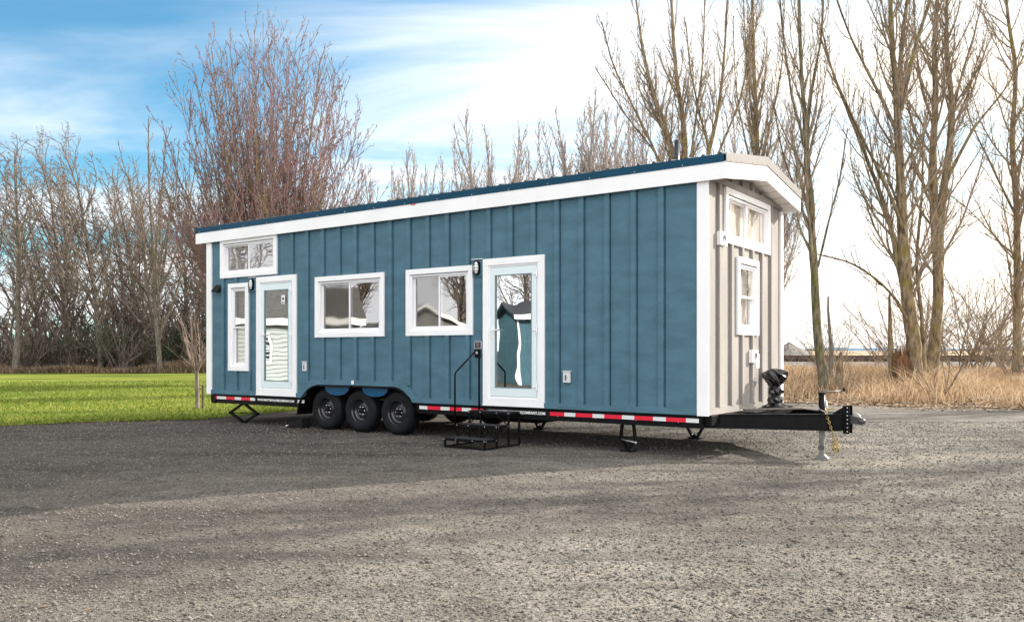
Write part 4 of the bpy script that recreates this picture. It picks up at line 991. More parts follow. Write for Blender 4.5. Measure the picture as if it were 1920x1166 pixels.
def poplar_levels(seed, trunks, n1=1.5, len1=.30, ang1=38, far=1.0, t0=.12, up=.13, n2=3.6, n3=4.2):
    """trunks: list of (pts, radii) main stems"""
    r = random.Random(seed)
    return foliate(r, trunks, [
        dict(n=1, per=n1, t0=t0, t1=.98, len=len1, ang=ang1, rr=.42, rmin=.015 * far, rend=.008 * far, seg=9, trop=up, wob=.07, rmax=.05, shape=lambda t: .65 + .7 * math.sin(min(1, t * 1.25) * math.pi) * .6 - .35 * t),
        dict(n=1, per=n2, t0=.12, t1=.98, len=.36, ang=34, rr=.6, rmin=.010 * far, rend=.006 * far, seg=6, trop=.10, wob=.09),
        dict(n=1, per=n3, t0=.12, t1=1, len=.42, ang=36, rr=.6, rmin=.007 * far, rend=.0052 * far, seg=4, trop=.08, wob=.12)])
def stem(pts, r0, r1, jit=.05, seed=0, dens=4):
    """resample a hand placed stem (x, z) with depth wander"""
    r = random.Random(seed); P = [(x, r.gauss(0, jit), z) for x, z in pts]; out = []
    for i in range(len(P) - 1):
        for k in range(dens):
            a = [P[max(0, i - 1)], P[i], P[i + 1], P[min(len(P) - 1, i + 2)]]; t = k / dens
            out.append(tuple(.5 * ((2 * a[1][c]) + (-a[0][c] + a[2][c]) * t + (2 * a[0][c] - 5 * a[1][c] + 4 * a[2][c] - a[3][c]) * t * t + (-a[0][c] + 3 * a[1][c] - 3 * a[2][c] + a[3][c]) * t ** 3) for c in range(3)))
    out.append(P[-1]); n = len(out)
    flare = [1 + .5 * math.exp(-i * .9) for i in range(n)] if r0 > .12 else [1] * n
    return out, [(r0 + (r1 - r0) * (i / (n - 1)) ** .8) * flare[i] for i in range(n)]
def fg_tree(name, label, cat, base, stems, seed, mt, mc, nod=.02, depth=None, shrub=None, **kw):
    st = []
    for i, s in enumerate(stems):
        p, r0, r1 = s[0], s[1], s[2]; ln = stem(p, r0 * (1 if i == 0 or r0 > .16 else .75), r1 * .8, .05, seed + i)
        if len(s) > 3: ln = ([(x, y + s[3] * k / len(ln[0]), z) for k, (x, y, z) in enumerate(ln[0])], ln[1])
        st.append(ln)
    lv = poplar_levels(seed, st, **kw)
    tw = lv[2] + lv[3]
    b = clusters(random.Random(seed), lv[3], 1, .014)
    return tree_thing(name, label, cat, base, st, lv[1], tw, mt, mc, buds=b, bud_m=BUDB, nodule=nod)
GR = 'tall bare trees behind the tongue end'
fg_tree('poplar_tree', 'slim bare tree with moss-green trunk rising just behind the tongue jack', 'tree', (9.58, 26, .1),
        [([(0, -.3), (-.02, .6), (-.16, 1.56), (-.31, 3.69), (-.44, 5.65), (-.52, 7.12), (-.57, 8.43), (-.69, 10.07), (-.79, 12.2), (-.84, 14.66), (-.9, 17)], .18, .02),
         ([(-.52, 7.5), (-.91, 8.6), (-1.2, 9.91), (-1.5, 12.2), (-1.6, 14.5)], .06, .015, -.5), ([(-.54, 8.0), (-.25, 9.74), (.0, 11.22), (.1, 13.2), (.2, 15)], .07, .015, .5),
         ([(-.45, 5.2), (-.8, 6.3), (-1.2, 7.6), (-1.4, 9)], .045, .012, .6), ([(-.2, 3.9), (.1, 5.4), (.35, 6.6), (.5, 8)], .05, .012, -.6)],
        11, BK_MOSS, TW_WARM, n1=2.3, len1=.20, ang1=24, t0=.30)
fg_tree('poplar_tree', 'large bare tree with thick brown forked trunk beside a broken stump', 'tree', (12.85, 27, .1),
        [([(0, -.3), (0, .6), (-.07, 1.74), (-.27, 3.1), (-.34, 4.63), (-.44, 6.16), (-.51, 7.86), (-.56, 9.73), (-.75, 11.09), (-.82, 12.62), (-.87, 15.17), (-.9, 17.5)], .29, .025),
         ([(-.18, 2.42), (-.47, 4.12), (-.74, 5.31), (-1.12, 6.5), (-1.54, 7.86), (-2.05, 9.22), (-2.48, 10.41), (-2.82, 11.94)], .14, .02, .5),
         ([(-.5, 9.7), (-.35, 11.26), (-.15, 12.96), (0, 15)], .12, .02, .3), ([(-.47, 9.0), (-.06, 11.0), (.4, 12.8), (.6, 15)], .10, .02, -.5),
         ([(.28, -.3), (.36, 1), (.32, 2.4), (.25, 4.2), (.42, 6), (.6, 8)], .13, .02, .7), ([(-.35, 5), (-1.0, 6.4), (-1.9, 8.0), (-2.9, 9.8), (-3.6, 11.5)], .08, .015, -1.2),
         ([(-.5, 8.2), (-1.1, 9.8), (-1.9, 11.6), (-2.6, 14)], .09, .015, .8), ([(-.1, 2.0), (-1.0, 3.2), (-2.2, 4.0), (-3.4, 4.3)], .06, .012, -1.0)],
        12, BK_OLIVE, TW_WARM, n1=2.4, len1=.25, ang1=33, t0=.24, up=.14, nod=.035)
fg_tree('poplar_tree', 'tall bare tree dividing into twin trunks at half height, just right of the forked one', 'tree', (14.43, 29, .2),
        [([(0, -.4), (.0, .6), (.04, 1.77), (.13, 3.59), (.04, 5.6), (0, 7.97), (.09, 9.8), (.04, 11.81), (.18, 13.82), (.27, 16), (.3, 18)], .25, .025),
         ([(.10, 4.6), (.36, 6.51), (.58, 8.34), (.63, 9.8), (.54, 11.63), (.60, 13.45), (.72, 15.64), (.8, 18)], .17, .025, .3),
         ([(.63, 9.0), (1.0, 10.53), (1.55, 12.17), (2.0, 13.82)], .07, .015, .5), ([(.5, 7.2), (1.3, 8.8), (2.3, 10.2), (3.2, 12)], .08, .015, -.6), ([(.3, 6.2), (1.2, 7.3), (2.2, 8.6)], .04, .01, .8),
         ([(0, 9), (-.5, 10.5), (-.8, 12.4), (-.9, 14)], .07, .015, -.5)],
        13, BK_OLIVE, TW_WARM, n1=2.3, len1=.24, ang1=32, t0=.28)
fg_tree('poplar_tree', 'thin bare tree standing at the far right end of the dry bank', 'tree', (19.7, 33, .3),
        [([(0, -.4), (0, .6), (-.06, 3.49), (-.1, 6.81), (-.21, 9.3), (-.06, 12), (-.37, 14.08), (-.58, 16.4), (-.6, 18)], .19, .03), ([(-.1, 6.5), (-.9, 8.3), (-1.7, 10.2), (-2.3, 12.5)], .07, .012, .4), ([(-.1, 8), (.6, 10), (1.2, 12), (1.5, 14.5)], .07, .012, -.4), ([(-.05, 4.5), (-.9, 5.5), (-2.0, 6.6), (-2.9, 7.2)], .04, .01, -.4)],
        14, BK_OLIVE, TW_WARM, n1=2.4, len1=.25, ang1=42, t0=.16)
fg_tree('poplar_tree', 'wide bare tree fanning out in many stems above the roof by the vent pipe', 'tree', (6.81, 34, .1),
        [([(0, -.3), (0, 1), (0, 3.5), (-.13, 6.98), (-.28, 8.9), (-.71, 10.4), (-1.13, 11.69), (-1.56, 13.4), (-1.88, 16)], .30, .03), ([(-.04, 6.2), (.15, 9.12), (.09, 10.62), (-.17, 12.76), (-.34, 15.54), (-.43, 17.7)], .17, .03, .6),
         ([(.03, 5.6), (1.0, 9.12), (1.43, 11.04), (1.64, 13.4), (1.75, 16)], .15, .03, -.5), ([(.03, 4.8), (1.1, 8.9), (.79, 10.83), (.47, 12.54), (.25, 14.7)], .10, .02, .5), ([(0, 5.2), (-.81, 8.47), (-1.78, 10.62), (-2.74, 12.54), (-3.28, 14.3)], .10, .02, -.6),
         ([(.1, 6), (1.6, 9.5), (2.6, 12), (3.0, 15)], .09, .02, .9), ([(0, 7), (-.9, 9.2), (-2.2, 11), (-3.4, 13)], .06, .015, .9), ([(.2, 7.5), (.5, 10), (.9, 13), (1.0, 16.5)], .08, .02, .2)],
        15, BK_OLIVE, TW_WARM, n1=2.2, len1=.24, ang1=30, t0=.34, up=.15)
fg_tree('poplar_tree', 'narrow upright bare tree above the gable peak of the front end', 'tree', (10.83, 37, .2),
        [([(0, -.3), (0, 3), (-.07, 7.47), (-.12, 10.27), (-.23, 12.6), (-.3, 14.93), (-.35, 18.2), (-.4, 20)], .20, .03), ([(-.1, 8.2), (-.6, 10.4), (-1.0, 13), (-1.1, 16)], .07, .015, .3), ([(-.1, 8.6), (.4, 11), (.9, 13.8), (1.0, 17)], .08, .015, -.3), ([(-.1, 9.5), (-.4, 12), (-.6, 15), (-.7, 18)], .06, .015, .3)],
        16, BK_OLIVE, TW_WARM, n1=2.6, len1=.19, ang1=26, t0=.30, up=.16)

# -- far slender poplars: one built, the rest copied
FARG = 'slender far-off poplars beyond the roof'
def far_poplar(seed):
    r = random.Random(seed); st = [walk(r, (0, 0, -.2), (0, 0, 1), 20, .2, .03, 16, .05, .03)] + [walk(r, (0, 0, 3 + i * 1.2), (math.cos(i * 2.4) * .45, math.sin(i * 2.4) * .45, 1), 15 - i * 1.1, .09, .02, 12, .10, .04) for i in range(7)]
    lv = poplar_levels(seed, st, n1=3.0, len1=.20, ang1=32, far=1.7, t0=.08, up=.16, n2=3, n3=2.4)
    return st, lv
st, lv = far_poplar(31)
BUDG = mat('pale_bud', (.24, .20, .18), .8); BK_PALE = mat('pale_bark', (.30, .26, .23), .9, var=.2); TW_PALE = mat('pale_twig', (.34, .29, .265), .9, var=.2)
fp = tree_thing('slender_poplar', 'leftmost and lowest slender poplar above the rear part of the roof', 'tree', (-10.8, 80, 0), st, lv[1], lv[2] + lv[3], BK_PALE, TW_PALE, FARG, clusters(random.Random(3), lv[3][::2], 1, .032), BUDG)
fp.scale = (1.04,) * 3
for x, y, s, lb in [(-9.0, 84, 1.0, 'low slender poplar second from the left above the roof'), (-6.8, 80, .95, 'small slender poplar third from the left above the roof'),
                    (-2.4, 84, 1.2, 'taller of the two lone slender poplars above the middle of the roof'), (-.8, 86, 1.12, 'shorter of the two lone slender poplars above the middle of the roof'),
                    (4.0, 80, 1.02, 'short slender poplar left of the far group by the vent pipe'), (6.5, 82, 1.24, 'first tall slender poplar of the far group left of the vent pipe'),
                    (8.0, 84, 1.26, 'second tall slender poplar of the far group left of the vent pipe'), (9.6, 80, 1.12, 'lower slender poplar within the far group left of the vent pipe'),
                    (11.6, 82, 1.26, 'slender poplar of the far group standing closest to the vent pipe'), (13.4, 85, 1.2, 'slender poplar seen through the many-stemmed tree'),
                    (19.2, 70, 1.06, 'slender poplar peeping over the roof just left of the gable peak'), (21.8, 72, 1.05, 'slender poplar peeping over the gable peak')]:
    copy_thing(fp, (x, y, 0), x * 1.7, (s * 1.25, s * 1.25, s * 1.07), lb)

# -- big red-budded maple
r = random.Random(41); st = [walk(r, (0, 0, -.2), (0, 0, 1), 1.8, .34, .28, 5, 0, .02)]
fine_ = []
for i in range(190):
    a = i * 2.399 + .3 * math.sin(i); q = ((i * 7) % 190 + .5) / 190; tz_ = 5.6 + 9.5 * q ** .95
    rad = 5.0 * math.sqrt(max(0, 1 - ((tz_ - 7.2) / 8.6) ** 2)) * (r.uniform(.75, 1.0) if i % 3 else r.uniform(.25, .7))
    tgt = Vector((math.cos(a) * rad, math.sin(a) * rad, tz_ + r.uniform(-.3, .3))); z0 = r.uniform(1.2, 2.2) + (r.uniform(0, 2.5) if rad < 2.6 else 0)
    p0 = Vector((math.cos(a) * .15, math.sin(a) * .15, z0)); p1 = Vector((tgt.x * .60, tgt.y * .60, z0 + .36 * (tgt.z - z0))); pts = []; off = Vector((0, 0, 0))
    for k in range(17):
        t = k / 16; off = off + rvec(r) * .035; pts.append(tuple(p0 * (1 - t) ** 2 + p1 * (2 * t * (1 - t)) + tgt * t * t + off * min(1, k / 3)))
    r0_ = .075 if i % 5 == 0 else .042; (st if i % 5 == 0 else fine_).append((pts, [r0_ + (.009 - r0_) * (k / 16) ** .8 for k in range(17)]))
lv = foliate(r, st[1:] + fine_, [dict(n=1, per=1.7, t0=.22, t1=1, len=2.0, rel=False, ang=27, rr=.5, rmin=.012, rend=.008, seg=7, trop=.04, wob=.05, rmax=.03, shape=lambda t: 1.1 - .6 * t),
                         dict(n=1, per=2.8, t0=.1, t1=1, len=.38, ang=30, rr=.6, rmin=.012, rend=.009, seg=4, trop=.04, wob=.08),
                         dict(n=1, per=3.2, t0=.1, t1=1, len=.55, ang=34, rr=.6, rmin=.010, rend=.008, seg=3, trop=.03, wob=.1)])
tree_thing('maple_tree', 'huge rounded bare tree with fine upright branches and red buds behind the house', 'tree', (-10.3, 36, 0), st, fine_ + lv[1], lv[2] + lv[3], BK_OLIVE, TW_RED, None, clusters(r, [l for l in lv[3] if l[0][-1][2] > 4 and random.random() < .15], 1, .026), BUDR)

# -- left wood
WIND = Vector((-.055, 0, 0))
def wood_tree(seed, h, spread, wind=Vector((0, 0, 0)), t0=.16, tr=.24):
    r = random.Random(seed); main = walk(r, (0, 0, -.3), (0, 0, 1), h, tr, .03, 16, .05, .05, wind * .4); st = [main]
    for i in range(9):
        p, d, rr = at_line(main, .18 + .07 * i); a = i * 2.4 + seed
        st.append(walk(r, p, (math.cos(a) * .6, math.sin(a) * .6, 1), h * (.62 - .045 * i) * spread, rr * .5, .016, 12, .07, .07, wind * .6))
    lv = foliate(r, st, [dict(n=1, per=2.0, t0=t0, t1=1, len=.28, ang=44, rr=.45, rmin=.026, rend=.016, seg=7, trop=.05, wob=.12, rmax=.07, wind=wind),
                         dict(n=1, per=3.2, t0=.1, t1=1, len=.42, ang=42, rr=.6, rmin=.019, rend=.013, seg=5, trop=.05, wob=.15, wind=wind),
                         dict(n=1, per=2.3, t0=.1, t1=1, len=.5, ang=44, rr=.6, rmin=.015, rend=.011, seg=3, trop=.04, wob=.2, wind=wind)])
    return st, lv
WG = 'bare trees of the wood behind the lawn'
protos = []
for k, (seed, h, sp_, wd) in enumerate([(51, 16.5, 1.0, WIND * .6), (52, 17.5, .9, WIND * 1.3), (53, 16, 1.15, WIND * .2)]):
    st, lv = wood_tree(seed, h, sp_, wd)
    protos.append(tree_thing('bare_tree', 'x', 'tree', (0, 0, 0), st, lv[1], lv[2] + lv[3], BK_GREY, TW_GREY, WG, clusters(random.Random(seed), [l for l in lv[3] if random.random() < .4], 1, .035), BUDG))
WT = [(-34.0, 58, 0, .98, 'thick grey bare tree on the lawn edge nearest the left side of the photo'), (-29.1, 60, 1, 1.0, 'tallest bare tree of the wood, its crown swept to the left'),
      (-23.9, 57.5, 3, 1, 'pale slim bare tree with light bark on the lawn edge, left of the staked sapling'), (-38.3, 62, 2, 1.04, 'bare tree partly cut off by the left edge of the photo'),
      (-33.5, 64, 1, 1.05, 'bare tree behind the swept one with leaning twig tips'), (-26.4, 63, 2, .92, 'broad bare tree between the swept one and the pale slim one'),
      (-21.2, 60, 2, .80, 'low bare tree beside the rear corner of the house'), (-36, 68, 0, 1.0, 'bare tree in the second row behind the thick grey one'),
      (-31, 71, 2, 1.02, 'bare tree in the second row showing between the two highest crowns'), (-28.6, 74, 0, 1.0, 'bare tree in the back row behind the pale slim one'),
      (-23.5, 68, 1, .9, 'bare tree in the second row right of the pale slim one'), (-41, 74, 1, .98, 'bare tree in the back row at the left edge'),
      (-35.5, 79, 2, 1.05, 'bare tree in the back row, left of its middle'), (-19, 70, 0, .85, 'bare tree in the back row nearest the house roof'), (-26, 82, 2, 1.0, 'bare tree deepest in the wood, seen through the others'),
      (-46, 66, 2, 1.0, 'bare tree whose branches reach in from beyond the left edge'), (-17.5, 62, 0, .85, 'bare tree just above the rear end of the roof, left of the maple'), (-14, 66, 2, .9, 'bare tree showing low between the maple stems'), (-10, 63, 1, .75, 'small bare tree low behind the right side of the maple')]
used = set()
st, lv = far_poplar(61); pal = None
for x, y, k, s, lb in WT:
    if k == 3:
        lv3 = poplar_levels(61, st, n1=1.6, len1=.17, ang1=34, far=1.5, t0=.1, up=.12)
        o = tree_thing('bare_tree', lb, 'tree', (x, y, 0), st, lv3[1], lv3[2] + lv3[3], BK_GREY, TW_GREY, WG, clusters(random.Random(3), lv3[3], 1, .03), BUDG); o.scale = (.9, .9, .86); continue
    p = protos[k]
    if k not in used:
        used.add(k); p.location = (x, y, 0); p.scale = (s,) * 3; p['label'] = lb; p.rotation_euler = (0, 0, 0)
    else: copy_thing(p, (x, y, 0), ((x * 7) % 1.6) - .8, s, lb)
# -- undergrowth shrubs
def shrub(name, lb, loc, seed, h, n, mt, group=None, spread=.8, tw=1.0, per=2.2):
    r = random.Random(seed); st = []
    for i in range(n):
        a = r.uniform(0, 6.28); sp_ = spread * r.uniform(.2, 1); st.append(walk(r, (r.gauss(0, h * .10), r.gauss(0, h * .10), -.1), (math.cos(a) * sp_, math.sin(a) * sp_, 1), h * r.uniform(.6, 1.05), .03 * tw, .010 * tw, 9, .02, .10))
    lv = foliate(r, st, [dict(n=1, per=per, t0=.1, t1=1, len=.36, ang=38, rr=.6, rmin=.011 * tw, rend=.008 * tw, seg=5, trop=.04, wob=.13), dict(n=1, per=per, t0=.1, t1=1, len=.45, ang=40, rr=.6, rmin=.008 * tw, rend=.006 * tw, seg=3, trop=.03, wob=.18)])
    root = empty(name, loc, 0, lb, 'shrub', group); V, Fa = tubes_np(st, 5); raw_mesh('stems', V, Fa, mt, root, True); V, Fa = tubes_np(lv[1] + lv[2], 3); raw_mesh('twigs', V, Fa, mt, root, True); return root
SG = 'bare shrubs along the edge of the wood'
s0 = shrub('bare_shrub', 'brown twiggy shrub at the foot of the thick grey tree', (-34.5, 59.5, .1), 71, 3.6, 16, TW_GREY, SG, 1.0, 1.9)
for i, (x, y, s, lb) in enumerate([(-31, 60, .9, 'brown twiggy shrub between the thick grey tree and the swept tree'), (-27.5, 59.4, 1.05, 'brown twiggy shrub at the foot of the swept tree'), (-25.6, 61, .8, 'low brown shrub left of the pale slim tree'),
                                   (-22, 60, 1.2, 'tall brown shrub right of the pale slim tree'), (-19.5, 61.5, 1.1, 'brown shrub behind the staked sapling'), (-37.5, 60, 1.1, 'brown shrub at the left edge of the lawn'),
                                   (-29, 65, 1.7, 'tall thicket shrub behind the swept tree'), (-35, 66, 1.7, 'tall thicket shrub behind the thick grey tree'), (-24, 66, 1.7, 'tall thicket shrub behind the pale slim tree'), (-18, 68, 1.8, 'tall thicket shrub beside the rear wall trim'),
                                   (-39, 70, 1.8, 'tall thicket shrub deep in the wood on the left'), (-31.5, 74, 2.1, 'highest thicket shrub deep in the middle of the wood'), (-26.5, 73, 2.0, 'thicket shrub deep in the wood left of the pale slim tree'), (-21.5, 74, 2.0, 'thicket shrub deep in the wood right of the pale slim tree')]):
    copy_thing(s0, (x, y, .1), i * 1.3, s, lb)
# evergreen undergrowth
def bush(name, lb, loc, sx, sz, seed, n=5200, mcol=None, group=None):
    r = np.random.RandomState(seed); root = empty(name, loc, 0, lb, 'bush', group)
    C = r.normal(0, 1, (46, 3)) * np.array([sx * .42, sx * .3, sz * .22]) + np.array([0, 0, sz * .5]); c = C[r.randint(0, 46, n)]
    P = c + r.normal(0, 1, (n, 3)) * np.array([sx * .10, sx * .10, sz * .08]); P[:, 2] = np.abs(P[:, 2]); d = r.normal(0, 1, (n, 3)); d /= np.linalg.norm(d, axis=1, keepdims=True); e = np.cross(d, r.normal(0, 1, (n, 3))); e /= np.linalg.norm(e, axis=1, keepdims=True)
    s = r.uniform(.05, .12, (n, 1)); V = np.stack([P - d * s, P + e * s * .5, P + d * s], 1).reshape(-1, 3)
    raw_mesh('foliage', V, np.arange(n * 3).reshape(n, 3), mcol, root)
    rr = random.Random(seed); st = [walk(rr, (rr.gauss(0, sx * .1), rr.gauss(0, .2), -.1), (rr.uniform(-.6, .6), rr.uniform(-.5, .5), 1), sz * .8, .05, .015, 6, 0, .1) for _ in range(9)]
    V, Fa = tubes_np(st, 5); raw_mesh('stems', V, Fa, TW_GREY, root, True); return root
EVG = ramp_mat('evergreen_leaf', [(.012, .022, .010), (.03, .045, .02), (.05, .07, .03)], .6)
bush('evergreen_bush', 'wide dark evergreen bush under the wood between the swept tree and the pale tree', (-28.6, 62, .1), 5.2, 3.4, 81, 9000, EVG)
bush('evergreen_bush', 'small dark evergreen bush right beside the pale slim tree', (-23.0, 59.6, .1), 2.0, 3.6, 82, 4000, EVG)
# -- brush on the right
RG = 'bare bushes along the dry bank'
s1 = shrub('bank_shrub', 'broad bare bush filling the right edge between the twin-trunk tree and the thin tree', (19.2, 36, .5), 91, 5.6, 26, TW_WARM, RG, 1.0, 1.0, 1.9)
for i, (x, y, s, lb) in enumerate([(17.0, 37, .8, 'lower bare bush right of the twin-trunk tree'), (22.0, 38, 1.05, 'bare bush cut off by the right edge'), (11.6, 31, .50, 'small bare bush left of the forked tree'), (15.6, 33, .55, 'small bare bush directly behind the twin-trunk tree'), (18.6, 31, .55, 'low bare bush in the dry grass at the foot of the thin tree')]):
    copy_thing(s1, (x, y, .45), i * 2.1 + .5, s, lb)
s2 = shrub('twig_shrub', 'small dark twiggy shrub at the edge of the gravel beside the broken stump', (11.9, 23.4, .05), 92, 1.5, 8, TW_GREY, None, 1.1, .6, 2.6)
s3 = shrub('weed_clump', 'thin brown weed stems around the foot of the moss-green tree', (9.9, 25.2, .1), 93, 1.3, 14, TW_WARM, None, .6, .5, 2.0)
# -- stump, posts
stp = empty('tree_stump', (12.45, 27.0, .15), 0, 'broken reddish-brown stump against the foot of the forked tree', 'stump')
m = MB(); r = random.Random(8); nn_ = 26; vs = []
for i, (z, q) in enumerate([(-.2, .46), (.1, .38), (.4, .30), (.7, .27), (1.0, .26), (1.25, .25)]):
    for k in range(nn_):
        a = 6.283 * k / nn_; rr = q * (1 + .16 * math.sin(a * 5 + 1) + .08 * math.sin(a * 9)) ; zz_ = z + (r.uniform(-.25, .22) if i == 5 else 0); vs.append((rr * math.cos(a), rr * math.sin(a) * .8, zz_))
m.add(vs, [(i * nn_ + k, i * nn_ + (k + 1) % nn_, (i + 1) * nn_ + (k + 1) % nn_, (i + 1) * nn_ + k) for i in range(5) for k in range(nn_)])
m.add([vs[5 * nn_ + k] for k in range(nn_)] + [(0, 0, .95)], [(k, (k + 1) % nn_, nn_) for k in range(nn_)])
m.build('stump_wood', bark_mat('rotten_wood', (.20, .10, .05), (.07, .038, .022)), stp)
for nm, loc, h, tp, r0, lb in (('wooden_post', (10.6, 28, .1), 3.2, (-.13, .05), .07, 'weathered leaning pole standing right behind the moss-green tree'), ('dead_trunk', (9.98, 25.9, .05), 1.35, (.07, .0), .13, 'short broken dead trunk touching the moss-green tree on its right'),
                               ('dead_trunk', (12.25, 27.3, .1), 3.2, (-.05, .1), .09, 'slim dead trunk left of the broken stump')):
    rt = empty(nm, loc, 0, lb, 'post' if nm == 'wooden_post' else 'dead trunk'); r = random.Random(len(lb)); pts = [(tp[0] * i / 8 + r.gauss(0, .012), tp[1] * i / 8, h * i / 8 - .1) for i in range(9)]
    V, Fa = tubes_np([(pts, [r0 * (1.15 - .75 * (i / 8) ** 1.5) for i in range(9)])], 10); raw_mesh('stem', V, Fa, BK_OLIVE if nm == 'dead_trunk' else BK_GREY, rt, True)
    m = MB(); m.ball(pts[-1], r0 * .40, r0 * .40, r0 * .9, 10, 6); m.build('top', BK_GREY, rt)
# -- sapling with stake
r = random.Random(101); st = [walk(r, (0, 0, -.1), (-.02, 0, 1), 1.05, .055, .042, 5, 0, .015)]
tp = Vector(st[0][0][-1]); br = []
for i in range(11):
    a = i * 2.4; t_ = .35 + .35 * r.random(); br.append(walk(r, tp - Vector((0, 0, .12 * r.random())), (math.cos(a) * t_, math.sin(a) * t_, 1), r.uniform(1.0, 1.75), .018, .006, 9, .035, .06))
lv = foliate(r, br, [dict(n=1, per=4, t0=.15, t1=1, len=.36, ang=30, rr=.6, rmin=.006, rend=.004, seg=5, trop=.06, wob=.08), dict(n=1, per=4, t0=.15, t1=1, len=.4, ang=32, rr=.6, rmin=.005, rend=.0035, seg=3, trop=.04, wob=.1)])
tree_thing('sapling', 'young bare sapling on the lawn by the rear end of the house', 'tree', (-7.53, 20.3, 0), st, br, lv[1] + lv[2], bark_mat('young_bark', (.30, .25, .21), (.16, .13, .11)), mat('young_twig', (.26, .19, .16), .85))
stk = empty('tree_stake', (-7.40, 20.28, 0), 0, 'short rusty stake stuck in the lawn right beside the sapling', 'stake')
m = MB(); m.box(-.018, .018, -.018, .018, -.1, .60); m.build('stake_rod', RUST, stk, .003); MB().tube([(-.02, .0, .5), (-.14, 0, .51)], .006, 6).build('tie', BLKM, stk)

# ================================================================ neighbouring yard, off to the left: seen mirrored in the glass
def neighbour(name, lb, loc, width, depth, h, rise, wallm, lap, roofm, wins, ridge_front=True, rot=0):
    root = empty(name, loc, rot, lb, 'house')                      # its front faces +x, width runs along y
    m = MB(); m.box(-depth, 0, 0, width, .0, h)
    if ridge_front: m.prism_x([(0, h), (width, h), (width / 2, h + rise)], -depth, 0)
    else: m.add([(-depth, 0, h), (0, 0, h), (-depth / 2, 0, h + rise), (-depth, width, h), (0, width, h), (-depth / 2, width, h + rise)], [(0, 1, 2), (3, 5, 4), (0, 2, 5, 3), (1, 4, 5, 2)])
    if lap:
        for i in range(int(h / .16)): m.prism([(.0, i * .16), (.045, i * .16), (.004, i * .16 + .15), (0, i * .16 + .15)], .06, width - .06)
    else:
        for i in range(int(width / .4)): m.box(.0, .022, .1 + i * .4, .17 + i * .4, .05, h)
    m.build('wall', wallm, root)
    for y in (-.01, width - .10): MB().box(.001, .035, y, y + .11, 0, h).build('corner_board', WHITE, root)
    m = MB()
    if ridge_front:
        o = .3; zz_ = rise / (width / 2)
        m.prism_x([(-o, h - o * zz_), (width / 2, h + rise), (width + o, h - o * zz_), (width + o, h - o * zz_ + .10), (width / 2, h + rise + .10), (-o, h - o * zz_ + .10)], -depth - .3, .35)
        rf = m.build('roof', roofm, root)
        m = MB(); m.prism_x([(-o, h - o * zz_ - .12), (width / 2, h + rise - .12), (width + o, h - o * zz_ - .12), (width + o, h - o * zz_ + .08), (width / 2, h + rise + .08), (-o, h - o * zz_ + .08)], .351, .38); m.build('rake_board', WHITE, rf)
    else:
        o = .3; zz_ = rise / (depth / 2)
        m.prism([(o, h - o * zz_), (-depth / 2, h + rise), (-depth - o, h - o * zz_), (-depth - o, h - o * zz_ + .1), (-depth / 2, h + rise + .1), (o, h - o * zz_ + .1)], -.3, width + .3); rf = m.build('roof', roofm, root)
        MB().box(o + .001, o + .03, -.3, width + .3, h - o * zz_ - .14, h - o * zz_ + .09).build('fascia_board', WHITE, rf)
    for y0, y1, z0, z1 in wins:
        m = MB(); t = .10; m.box(.023, .06, y0, y1, z0, z0 + t); m.box(.023, .06, y0, y1, z1 - t, z1); m.box(.023, .06, y0, y0 + t, z0 + t, z1 - t); m.box(.023, .06, y1 - t, y1, z0 + t, z1 - t); m.box(.025, .05, y0 + t, y1 - t, (z0 + z1) / 2 - .025, (z0 + z1) / 2 + .025)
        wd = m.build('window', WHITE, root); MB().box(.0225, .03, y0 + t + .001, y1 - t - .001, z0 + t + .001, z1 - t - .001).build('pane', mat('dark_pane', (.03, .035, .04), .08), wd)
    return root
WLAP = mat('white_lap', (.40, .43, .43), .6, var=.05); BLUE2 = mat('dull_blue', (.045, .115, .15), .7, var=.1); SHG = mat('shingle', (.09, .085, .08), .9, var=.3, vscale=8); GRYS = mat('grey_boards', (.22, .23, .22), .8, var=.15)
neighbour('cottage', 'white lap-sided cottage mirrored in the rear glass door', (-21, 11.5, 0), 8.5, 6, 2.7, 1.3, WLAP, True, SHG, [(.6, 1.5, .9, 2.2), (3.2, 4.0, 1.0, 2.1)], False)
neighbour('shed', 'grey gabled shed mirrored in the middle windows', (-24, 6.3, 0), 3.8, 5, 2.5, .9, GRYS, False, SHG, [(.5, 1.2, 1.0, 2.0)])
neighbour('neighbour_house', 'second blue house with white roof edge mirrored in the front glass door', (-23, -1.6, 0), 5.8, 2.6, 3.1, .4, BLUE2, False, NAVY, [(3.6, 4.6, 1.2, 2.3)], False)
for i, (x, y, s_) in enumerate([(-36, 3, .8), (-39, 9, .85), (-37, 15, .8), (-42, 21, .9), (-36, -4, .75), (-30, 1.2, .62), (-33, -1.0, .7)]):
    copy_thing(protos[i % 3], (x, y, 0), i * 1.9, s_, ['bare tree mirrored above the blue neighbour house', 'bare tree mirrored above the grey shed', 'bare tree mirrored above the white cottage', 'bare tree mirrored beside the white cottage', 'bare tree mirrored left of the blue neighbour house', 'small bare tree mirrored close behind the blue neighbour house', 'bare tree mirrored over the ridge of the blue neighbour house'][i])['group'] = 'bare trees of the neighbouring yard'

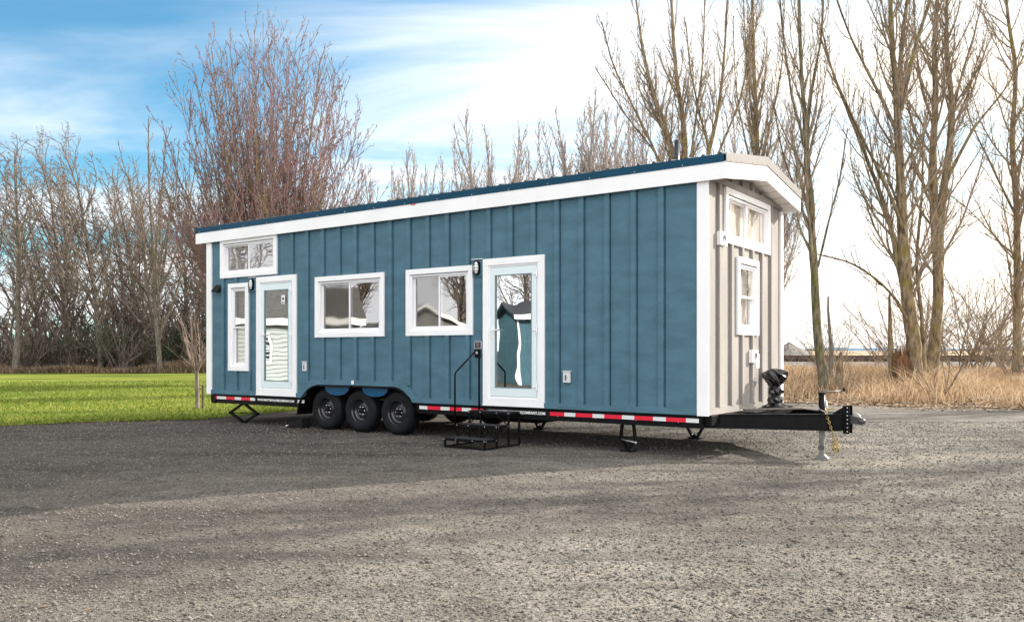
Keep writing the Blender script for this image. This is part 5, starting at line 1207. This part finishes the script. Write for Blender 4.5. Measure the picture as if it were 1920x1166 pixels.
# two trees past the right edge: their long shadows streak the gravel by the tongue
src_tree = [o for o in bpy.data.objects if o.get('label', '').startswith('thin bare tree standing')][0]
copy_thing(src_tree, (21.5, 18.5, 0), 1.0, .95, 'bare tree outside the right edge whose trunk shadow runs to the tongue jack')
copy_thing(src_tree, (24.2, 26.4, 0), 2.6, .95, 'bare tree outside the right edge behind the first one, shading the gravel by the bank')
for i, (x, y, s_, lb) in enumerate([(-33, 62, 1.3, 'bushy thicket shrub between the two leftmost wood trees'), (-30, 63, 1.4, 'bushy thicket shrub just left of the swept tree trunk'), (-25, 63, 1.4, 'bushy thicket shrub just left of the pale slim trunk'), (-20.5, 64, 1.5, 'bushy thicket shrub behind the sapling, right of the pale slim trunk'), (-36.5, 64, 1.5, 'bushy thicket shrub by the left photo edge'),
                                   (-16, 64, 1.6, 'thicket shrub seen low under the rear fascia'), (-33, 69, 2.0, 'tall thicket shrub in the second row left of the swept tree'), (-28, 69, 2.0, 'tall thicket shrub in the second row behind the swept tree'), (-22.5, 70, 2.0, 'tall thicket shrub in the second row behind the pale slim tree')]):
    copy_thing(s0, (x, y, .1), i * 2.3 + .4, s_, lb)

# stray leaves, twigs and larger stones scattered over the yard
n = 420; Yq = 4.2 + 17 * rs.rand(n) ** 1.2; Xq = (rs.rand(n) * 1.3 - .65) * Yq
litter('yard_leaves', Xq, Yq, zg(Xq, Yq) + .004, rs.uniform(.006, .014, n), mat('brown_leaf', (.12, .08, .05), .9, var=.4, vscale=2))
n = 500; Yq = 4.2 + 16 * rs.rand(n) ** 1.2; Xq = (rs.rand(n) * 1.3 - .65) * Yq
pebbles('scattered_stones', Xq, Yq, rs.uniform(.008, .017, n), STONE, zg)

for i, (x, y, s_, lb) in enumerate([(-35.5, 61.5, 1.2, 'matted shrub right behind the thick grey trunk'), (-32, 61, 1.15, 'matted shrub on the wood edge left of the swept tree'), (-28.5, 61, 1.1, 'matted shrub on the wood edge right of the swept tree'), (-24.6, 62.5, 1.3, 'matted shrub right behind the pale slim trunk'), (-21.5, 62, 1.2, 'matted shrub on the wood edge left of the sapling'),
                                    (-34.2, 72, 2.3, 'tangled thicket filling the gap behind the thick grey tree'), (-29.8, 72, 2.3, 'tangled thicket filling the gap behind the swept tree'), (-25, 72, 2.3, 'tangled thicket filling the gap behind the pale slim tree'), (-20, 73, 2.3, 'tangled thicket filling the gap beside the house end'), (-38.5, 66, 1.9, 'tangled thicket at the photo edge behind the first shrub')]):
    copy_thing(s0, (x, y, .1), i * 1.7 + .9, s_, lb)
